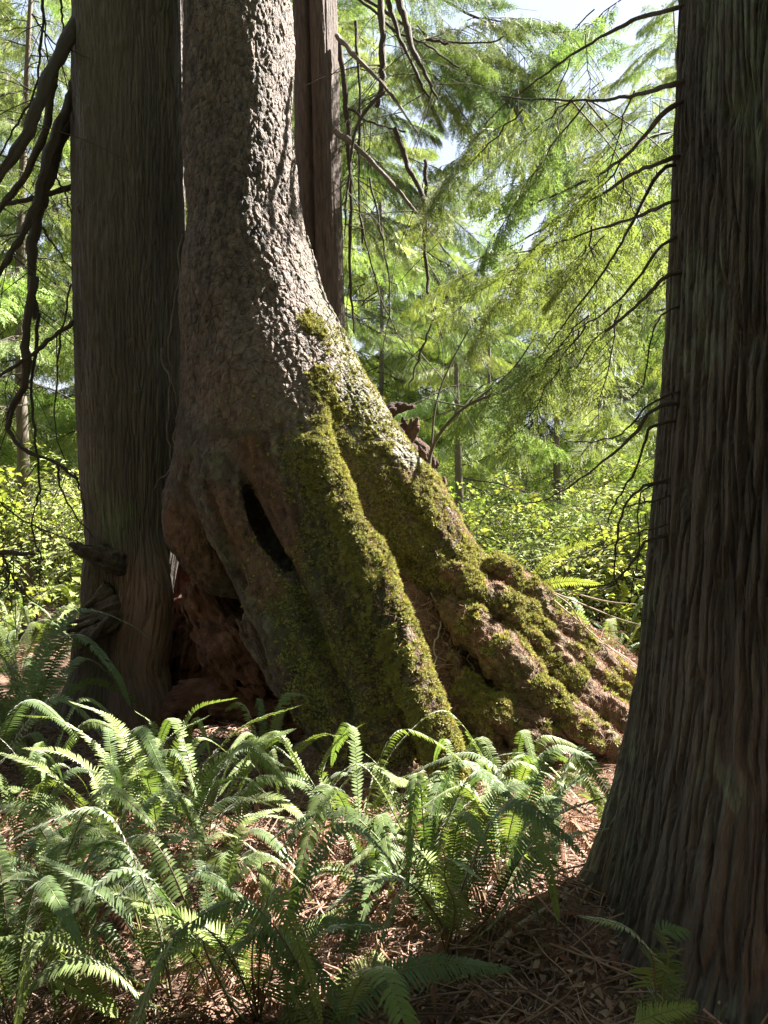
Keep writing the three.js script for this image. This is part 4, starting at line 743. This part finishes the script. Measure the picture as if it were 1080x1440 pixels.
// ---------------------------------------------------------------- foliage units
function addSpray(b, o, dir, side, len, n = 9, plain = false) { // flat lacy cedar spray of thin diamonds
  const W = side.clone();
  const blade = (p, d, l, w) => { const s = W.clone().addScaledVector(d, -W.dot(d)); if (s.lengthSq() < 1e-4) return; s.normalize().multiplyScalar(w); const a = b.v(p.x, p.y, p.z), m = p.clone().addScaledVector(d, l * 0.45), c = b.v(m.x + s.x, m.y + s.y, m.z + s.z), e = b.v(m.x - s.x, m.y - s.y, m.z - s.z), f = b.v(p.x + d.x * l, p.y + d.y * l, p.z + d.z * l); b.tri(a, c, f); b.tri(a, f, e); };
  blade(o, dir, len, len * 0.02);
  for (let k = 1; k <= n; k++) {
    const t = k / (n + 1), p = o.clone().addScaledVector(dir, len * t), sg = k % 2 ? 1 : -1, l = len * 0.5 * (1 - t * 0.75) * rr(0.8, 1.15);
    const d = dir.clone().multiplyScalar(0.75).addScaledVector(side, sg * 0.66).add(V(0, -0.15, 0)).normalize(); blade(p, d, l * (plain ? 1.25 : 1), len * (plain ? 0.09 : 0.028)); if (plain) continue;
    for (let q = 1; q <= 3; q++) { const d2 = d.clone().multiplyScalar(0.8).addScaledVector(side.clone().cross(dir).cross(d), (q % 2 ? 1 : -1) * 0.6).normalize(); blade(p.clone().addScaledVector(d, l * q * 0.26), d2, l * 0.42, len * 0.022); }
  }
}
function boughUnit(kind, plain = false) { // about 2 m bough heading +X, drooping
  const wood = new Buf(), leaf = new Buf(), n = 14, pts = [];
  for (let k = 0; k <= n; k++) { const t = k / n; pts.push(V(t * 2, -0.5 * t * t + 0.25 * t * t * t + rr(-0.02, 0.02), rr(-0.03, 0.03))); }
  tube(wood, pts, [0.012, 0.003], 5);
  for (let k = 2; k <= n; k++) for (const s of [-1, 1]) {
    const t = k / n, L = (0.25 + 0.6 * (1 - t)) * rr(0.7, 1.1), d = V(0.75, rr(-0.35, -0.1), s * rr(0.5, 0.85)).normalize(), p = pts[k], q = [];
    for (let j = 0; j <= 5; j++) { const u = j / 5; q.push(p.clone().addScaledVector(d, L * u).add(V(0, -0.28 * L * u * u, 0))); }
    tube(wood, q, [0.006, 0.002], 4);
    for (let j = 1; j <= 5; j++) for (const e of [-1, 1]) {
      if (rnd() < 0.12) continue;
      const dd = kind === 0 ? V(0.3 + 0.3 * rnd(), rr(-1.1, -0.4), rr(-0.5, 0.5)).addScaledVector(d, 0.5).normalize() : V(d.x * 0.6 + e * d.z * 0.5, rr(-0.5, 0), d.z * 0.6 - e * d.x * 0.5).normalize();
      const sd = V(rr(-1, 1), rr(-0.3, 0.3), rr(-1, 1)).cross(dd).normalize(); if (plain) { if ((j + (e > 0)) % 2) addSpray(leaf, q[j], dd, sd, rr(0.2, 0.32), 4, true); } else addSpray(leaf, q[j], dd, sd, rr(0.14, 0.26), 6);
    }
  }
  return { wood: wood.geo(), leaf: leaf.geo() };
}
const boughs = [0, 0, 0, 1, 1].map((k) => boughUnit(k)), plainBoughs = [0, 1].map((k) => boughUnit(k, true));
function leafTwig(nl, size) { // broadleaf twig about 0.7 m
  const wood = new Buf(), leaf = new Buf(), pts = []; for (let k = 0; k <= 8; k++) pts.push(V(k * 0.09, 0.12 * Math.sin(k * 0.4), rr(-0.03, 0.03))); tube(wood, pts, [0.006, 0.002], 4);
  for (let k = 0; k < nl; k++) {
    const p = pts[1 + Math.floor(rnd() * 8)].clone().add(V(rr(-0.05, 0.05), rr(-0.06, 0.06), rr(-0.12, 0.12))), a = rr(0, 6.28), d = V(Math.cos(a), rr(-0.5, 0.25), Math.sin(a)).normalize(), s = d.clone().cross(V(rr(-0.4, 0.4), 1, rr(-0.4, 0.4))).normalize(), L = size * rr(0.6, 1.2), w = L * 0.3, nn = s.clone().cross(d);
    const v0 = leaf.v(p.x, p.y, p.z), m = p.clone().addScaledVector(d, L * 0.5), f = p.clone().addScaledVector(d, L).addScaledVector(nn, -L * 0.15);
    const c = leaf.v(m.x + s.x * w + nn.x * w * 0.4, m.y + s.y * w + nn.y * w * 0.4, m.z + s.z * w + nn.z * w * 0.4), e = leaf.v(m.x - s.x * w + nn.x * w * 0.4, m.y - s.y * w + nn.y * w * 0.4, m.z - s.z * w + nn.z * w * 0.4), mid = leaf.v(m.x, m.y, m.z), t = leaf.v(f.x, f.y, f.z);
    leaf.tri(v0, c, mid); leaf.tri(mid, c, t); leaf.tri(v0, mid, e); leaf.tri(mid, t, e);
  }
  return { wood: wood.geo(), leaf: leaf.geo() };
}
const twigs = [leafTwig(34, 0.055), leafTwig(46, 0.04), leafTwig(20, 0.1)];
function putUnits(parent, unit, list, leafMaterial, woodMaterial, leafName, woodName) {
  if (!list.length) return;
  scatter(leafName, unit.leaf, leafMaterial, list.map((q) => q.m), list.map((q) => q.c), parent);
  scatter(woodName, unit.wood, woodMaterial, list.map((q) => q.m), null, parent);
}
const eul = new THREE.Euler();
function placeUnit(p, yaw, pitch, rollA, s, tone = 1) { qq.setFromEuler(eul.set(rollA, yaw, pitch, 'YZX')); const t = tone * rr(0.7, 1.3); return { m: new THREE.Matrix4().compose(p, qq.clone(), V(s, s, s)), c: rgb(t * rr(0.85, 1.15), t, t * rr(0.75, 1.25)) }; }
function conifer(x, z, H, low, n, s, mat, label, group, r = 0.16, keep = null, units = boughs) {
  const y0 = groundAt(x, z), t = thing('conifer_tree', label, 'tree', V(x, y0, z), group), b = new Buf();
  tube(b, spline([V(0, -0.1, 0), V(rr(-0.2, 0.2), H * 0.4, rr(-0.1, 0.1)), V(rr(-0.3, 0.3), H * 0.85, rr(-0.2, 0.2))], 14), (u) => mix(r * 0.75, 0.012, u), 10, r * 0.12);
  part('trunk', b.geo(), M.farTrunk, t);
  const lists = units.map(() => []);
  for (let k = 0; k < n; k++) {
    const u = Math.pow((k + rnd()) / n, 0.9), y = mix(low, H, u), yaw = rr(0, 6.28), sc = s * mix(1.15, 0.3, u) * rr(0.75, 1.2);
    if (keep && !keep(x + Math.cos(yaw) * sc, y0 + y, z - Math.sin(yaw) * sc, sc)) continue;
    lists[Math.floor(rnd() * units.length)].push(placeUnit(V(0, y, 0), yaw, rr(-0.45, 0.12), rr(-0.3, 0.3), sc));
  }
  lists.forEach((l, i) => putUnits(t, units[i], l, mat, M.branch, 'crown', 'boughs'));
  return t;
}
function shrub(x, z, h, w, n, mat, label, group, kind = 0) {
  const y0 = groundAt(x, z), t = thing('shrub', label, 'shrub', V(x, y0, z), group), lists = twigs.map(() => []);
  for (let k = 0; k < 5; k++) { const b = new Buf(), a = rr(0, 6.28), e = rr(0.3, 0.8) * w; tube(b, spline([V(0, -0.05, 0), V(Math.cos(a) * e * 0.3, h * 0.5, Math.sin(a) * e * 0.3), V(Math.cos(a) * e, h * rr(0.8, 1), Math.sin(a) * e)], 10), [0.014, 0.004], 5); part('stem', b.geo(), M.branch, t); }
  for (let k = 0; k < n; k++) { const a = rr(0, 6.28), e = Math.sqrt(rnd()) * w, y = h * Math.pow(rnd(), 0.7) * (1 - 0.3 * e / w); lists[kind === 0 ? Math.floor(rnd() * 2) : 2].push(placeUnit(V(Math.cos(a) * e, y, Math.sin(a) * e), rr(0, 6.28), rr(-0.2, 0.7), rr(-0.5, 0.5), rr(0.7, 1.3))); }
  lists.forEach((l, i) => putUnits(t, twigs[i], l, mat, M.branch, 'foliage', 'twigs'));
}
// background conifers: x, z, height, lowest bough, boughs, size
const skyGap = (x, y, z, s) => { // leave the clearing above the right side open
  if (z > -1) return !(sunClear(x, y, z)); const q = px3(x, y, z); return !(sunClear(x, y, z)) && !(q[0] > 590 && q[0] < 860 && q[1] < 265 && hash(Math.floor(x * 7), Math.floor(y * 7), Math.floor(z * 7)) < 0.75);
};
const sunClear = (x, y, z) => { const t = (y - 0.7) / SUN.y, gx = x - SUN.x * t, gz = z - SUN.z * t; return (gx > -6 && gx < 2.6 && gz > -7.4 && gz < -1.6 ? 0.97 : gx > -7 && gx < 5 && gz > -17 && gz < -0.6 ? 0.7 : 0) > rnd(); };
const trees = [
  [-4.8, -10.5, 12, 1.3, 110, 1.1], [-7.5, -13, 16, 1.6, 120, 1.3], [-3.4, -13.5, 14, 1.2, 110, 1.2], [-10, -18, 18, 1, 130, 1.6], [-5.2, -19, 20, 1, 140, 1.6], [-1.2, -16, 16, 1.5, 120, 1.3], [-0.2, -22, 20, 1, 130, 1.7],
  [1.3, -12.5, 6.5, 1.0, 90, 1.05], [3.3, -14, 7, 1.0, 100, 1.15], [5.6, -12.5, 12, 1.4, 100, 1.2], [2.4, -19, 8.5, 1, 100, 1.4], [6.6, -17, 15, 2, 110, 1.4], [4.6, -24, 9.5, 1, 120, 1.9], [9.5, -20, 18, 1, 120, 1.8], [9, -26, 18, 1, 110, 2.1], [1.5, -30, 13, 1, 120, 2.3], [-3, -28, 22, 1, 130, 2.3], [-9, -28, 24, 1, 120, 2.4], [13, -30, 20, 1, 100, 2.4], [-15, -26, 22, 1, 100, 2.4],
];
for (const [x, z, H, low, n, s] of trees) conifer(x, z, H, low, n, s, cedarLeaf, x < -2 ? 'drooping sunlit conifer beyond the dark cedar trunk' : 'drooping sunlit conifer beyond the root mound', x < -2 ? 'conifers beyond the dark cedar' : 'conifers beyond the root mound', 0.14, skyGap);
const shrubs = [];
for (let k = 0; k < 84; k++) { const z = -rr(7.8, 17), half = 0.56 * -z; let x = rr(-half, half); shrubs.push([x, z, rr(1.0, 1.5) + rr(0.03, 0.2) * (-z - 6), rr(0.6, 1.2)]); }
for (const [x, z, h, w] of shrubs) shrub(x, z, h, w, Math.round(48 * w * h), shrubLeaf, ...(rnd() < 0.45 ? ['broad leaved bright green shrub in the sunny undergrowth', 'broad leaved shrubs in the undergrowth', 1] : ['small leaved yellow green shrub in the sunny undergrowth', 'small leaved shrubs in the undergrowth', 0]));
console.log('background done');

// hanging boughs of the right cedar and of the two cedars behind, placed along their branches
function leafyBranches(tree, paths, mat, name, per, s, spread = 0.35, open = 0, base = V(0, 0, 0)) {
  const lists = boughs.map(() => []);
  for (const p of paths) { const pts = spline(p.map((q) => P(...q)), 24); for (let k = 0; k < per; k++) { const i = Math.floor(mix(5, 24, rnd())), q = pts[i].clone().sub(base).add(V(rr(-spread, spread) * 0.3, rr(-0.05, 0.05), rr(-spread, spread))), t = pts[Math.min(24, i + 1)].clone().sub(pts[i - 1]); if (rnd() < open) continue; lists[Math.floor(rnd() * 5)].push(placeUnit(q, Math.atan2(-t.z, t.x) + rr(-0.7, 0.7), rr(-0.9, -0.1), rr(-0.4, 0.4), s * rr(0.7, 1.25))); } }
  lists.forEach((l, i) => putUnits(tree, boughs[i], l, mat, M.branch, name, name + '_twigs'));
}
const leafyCedar = conifer(4.3, -9.6, 13, 4.4, 90, 1.5, nearLeaf, 'leafy cedar with long drooping boughs just behind the furrowed cedar trunk', undefined, 0.16, (x, y, z) => !sunClear(x, y, z));
const overC = [[[478, -70, 8], [560, -30, 8], [660, 20, 8], [745, 60, 8]], [[482, -20, 8.4], [580, 40, 8.4], [660, 90, 8.4], [715, 130, 8.4]]];
for (const p of overC) branch(backCedar, p, 0.02, 0.006, M.branch);
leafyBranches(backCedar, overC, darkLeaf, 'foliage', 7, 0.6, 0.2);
const overR = [[[975, -60, 9.2], [880, -10, 9], [780, 50, 8.8], [690, 95, 8.8]], [[970, 40, 9.2], [870, 100, 9], [780, 150, 8.8], [715, 215, 8.8]], [[970, 120, 9.2], [890, 170, 9], [820, 220, 9], [770, 270, 9]]];
leafyBranches(leafyCedar, overR, nearLeaf, 'foliage', 5, 0.6, 0.2, 0, leafyCedar.position);
leafyBranches(rightCedar, RB.slice(0, 6).map((q) => q[0]), nearLeaf, 'foliage', 6, 0.36, 0.06, 0.35);
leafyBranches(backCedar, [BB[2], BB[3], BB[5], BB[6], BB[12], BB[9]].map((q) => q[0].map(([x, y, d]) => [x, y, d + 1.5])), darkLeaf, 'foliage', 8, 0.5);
// crowns above the frame, whose gaps dapple the light
function overheadCrown(tree, x, z, y0, y1, n, s, mat) {
  const lists = boughs.map(() => []);
  for (let k = 0; k < n; k++) { const u = (k + rnd()) / n; lists[Math.floor(rnd() * 5)].push(placeUnit(V(x, mix(y0, y1, u), z), rr(0, 6.28), rr(-0.4, 0.1), rr(-0.3, 0.3), s * mix(1.2, 0.5, u) * rr(0.7, 1.2))); }
  lists.forEach((l, i) => putUnits(tree, boughs[i], l, mat, M.branch, 'crown', 'boughs'));
}
const offView = (x, y, z, sc) => skyGap(x, y, z, sc) && !(z < 2.6 && Math.abs(x) < -0.5 * z + 4.4 && y < 1.6 - 0.66 * z + 4.4);
// the forest round about, which closes off most of the sky
for (const [x, z, H, low, n, s] of [[-3.4, 2.6, 14, 3.4, 80, 1.9], [0.4, 4.4, 15, 3, 90, 2], [3.8, 2.4, 14, 3.4, 80, 1.9], [-6, -1.5, 15, 3, 90, 2], [-6.8, -6, 14, 2, 80, 1.8], [6.2, -0.5, 15, 3, 80, 2], [6.6, -5, 14, 2.5, 80, 1.8], [-8.5, 5, 16, 1, 80, 2.6], [9, 5.5, 16, 1, 80, 2.6], [0, 10, 17, 1, 90, 2.8], [11, -8, 15, 1, 80, 2.4]])
  conifer(x, z, H, low, n, s, cedarLeaf, 'tall conifer of the shady forest standing round the clearing', 'conifers round the clearing', 0.2, offView, plainBoughs);
overheadCrown(rightCedar, 1.42, -2.78, 6.5, 14, 16, 1.3, cedarLeaf);
overheadCrown(leftCedar, -2.07, -6.2, 9, 17, 60, 1.6, cedarLeaf);
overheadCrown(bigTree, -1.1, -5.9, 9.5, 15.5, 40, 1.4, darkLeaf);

renderer.render(scene, camera);
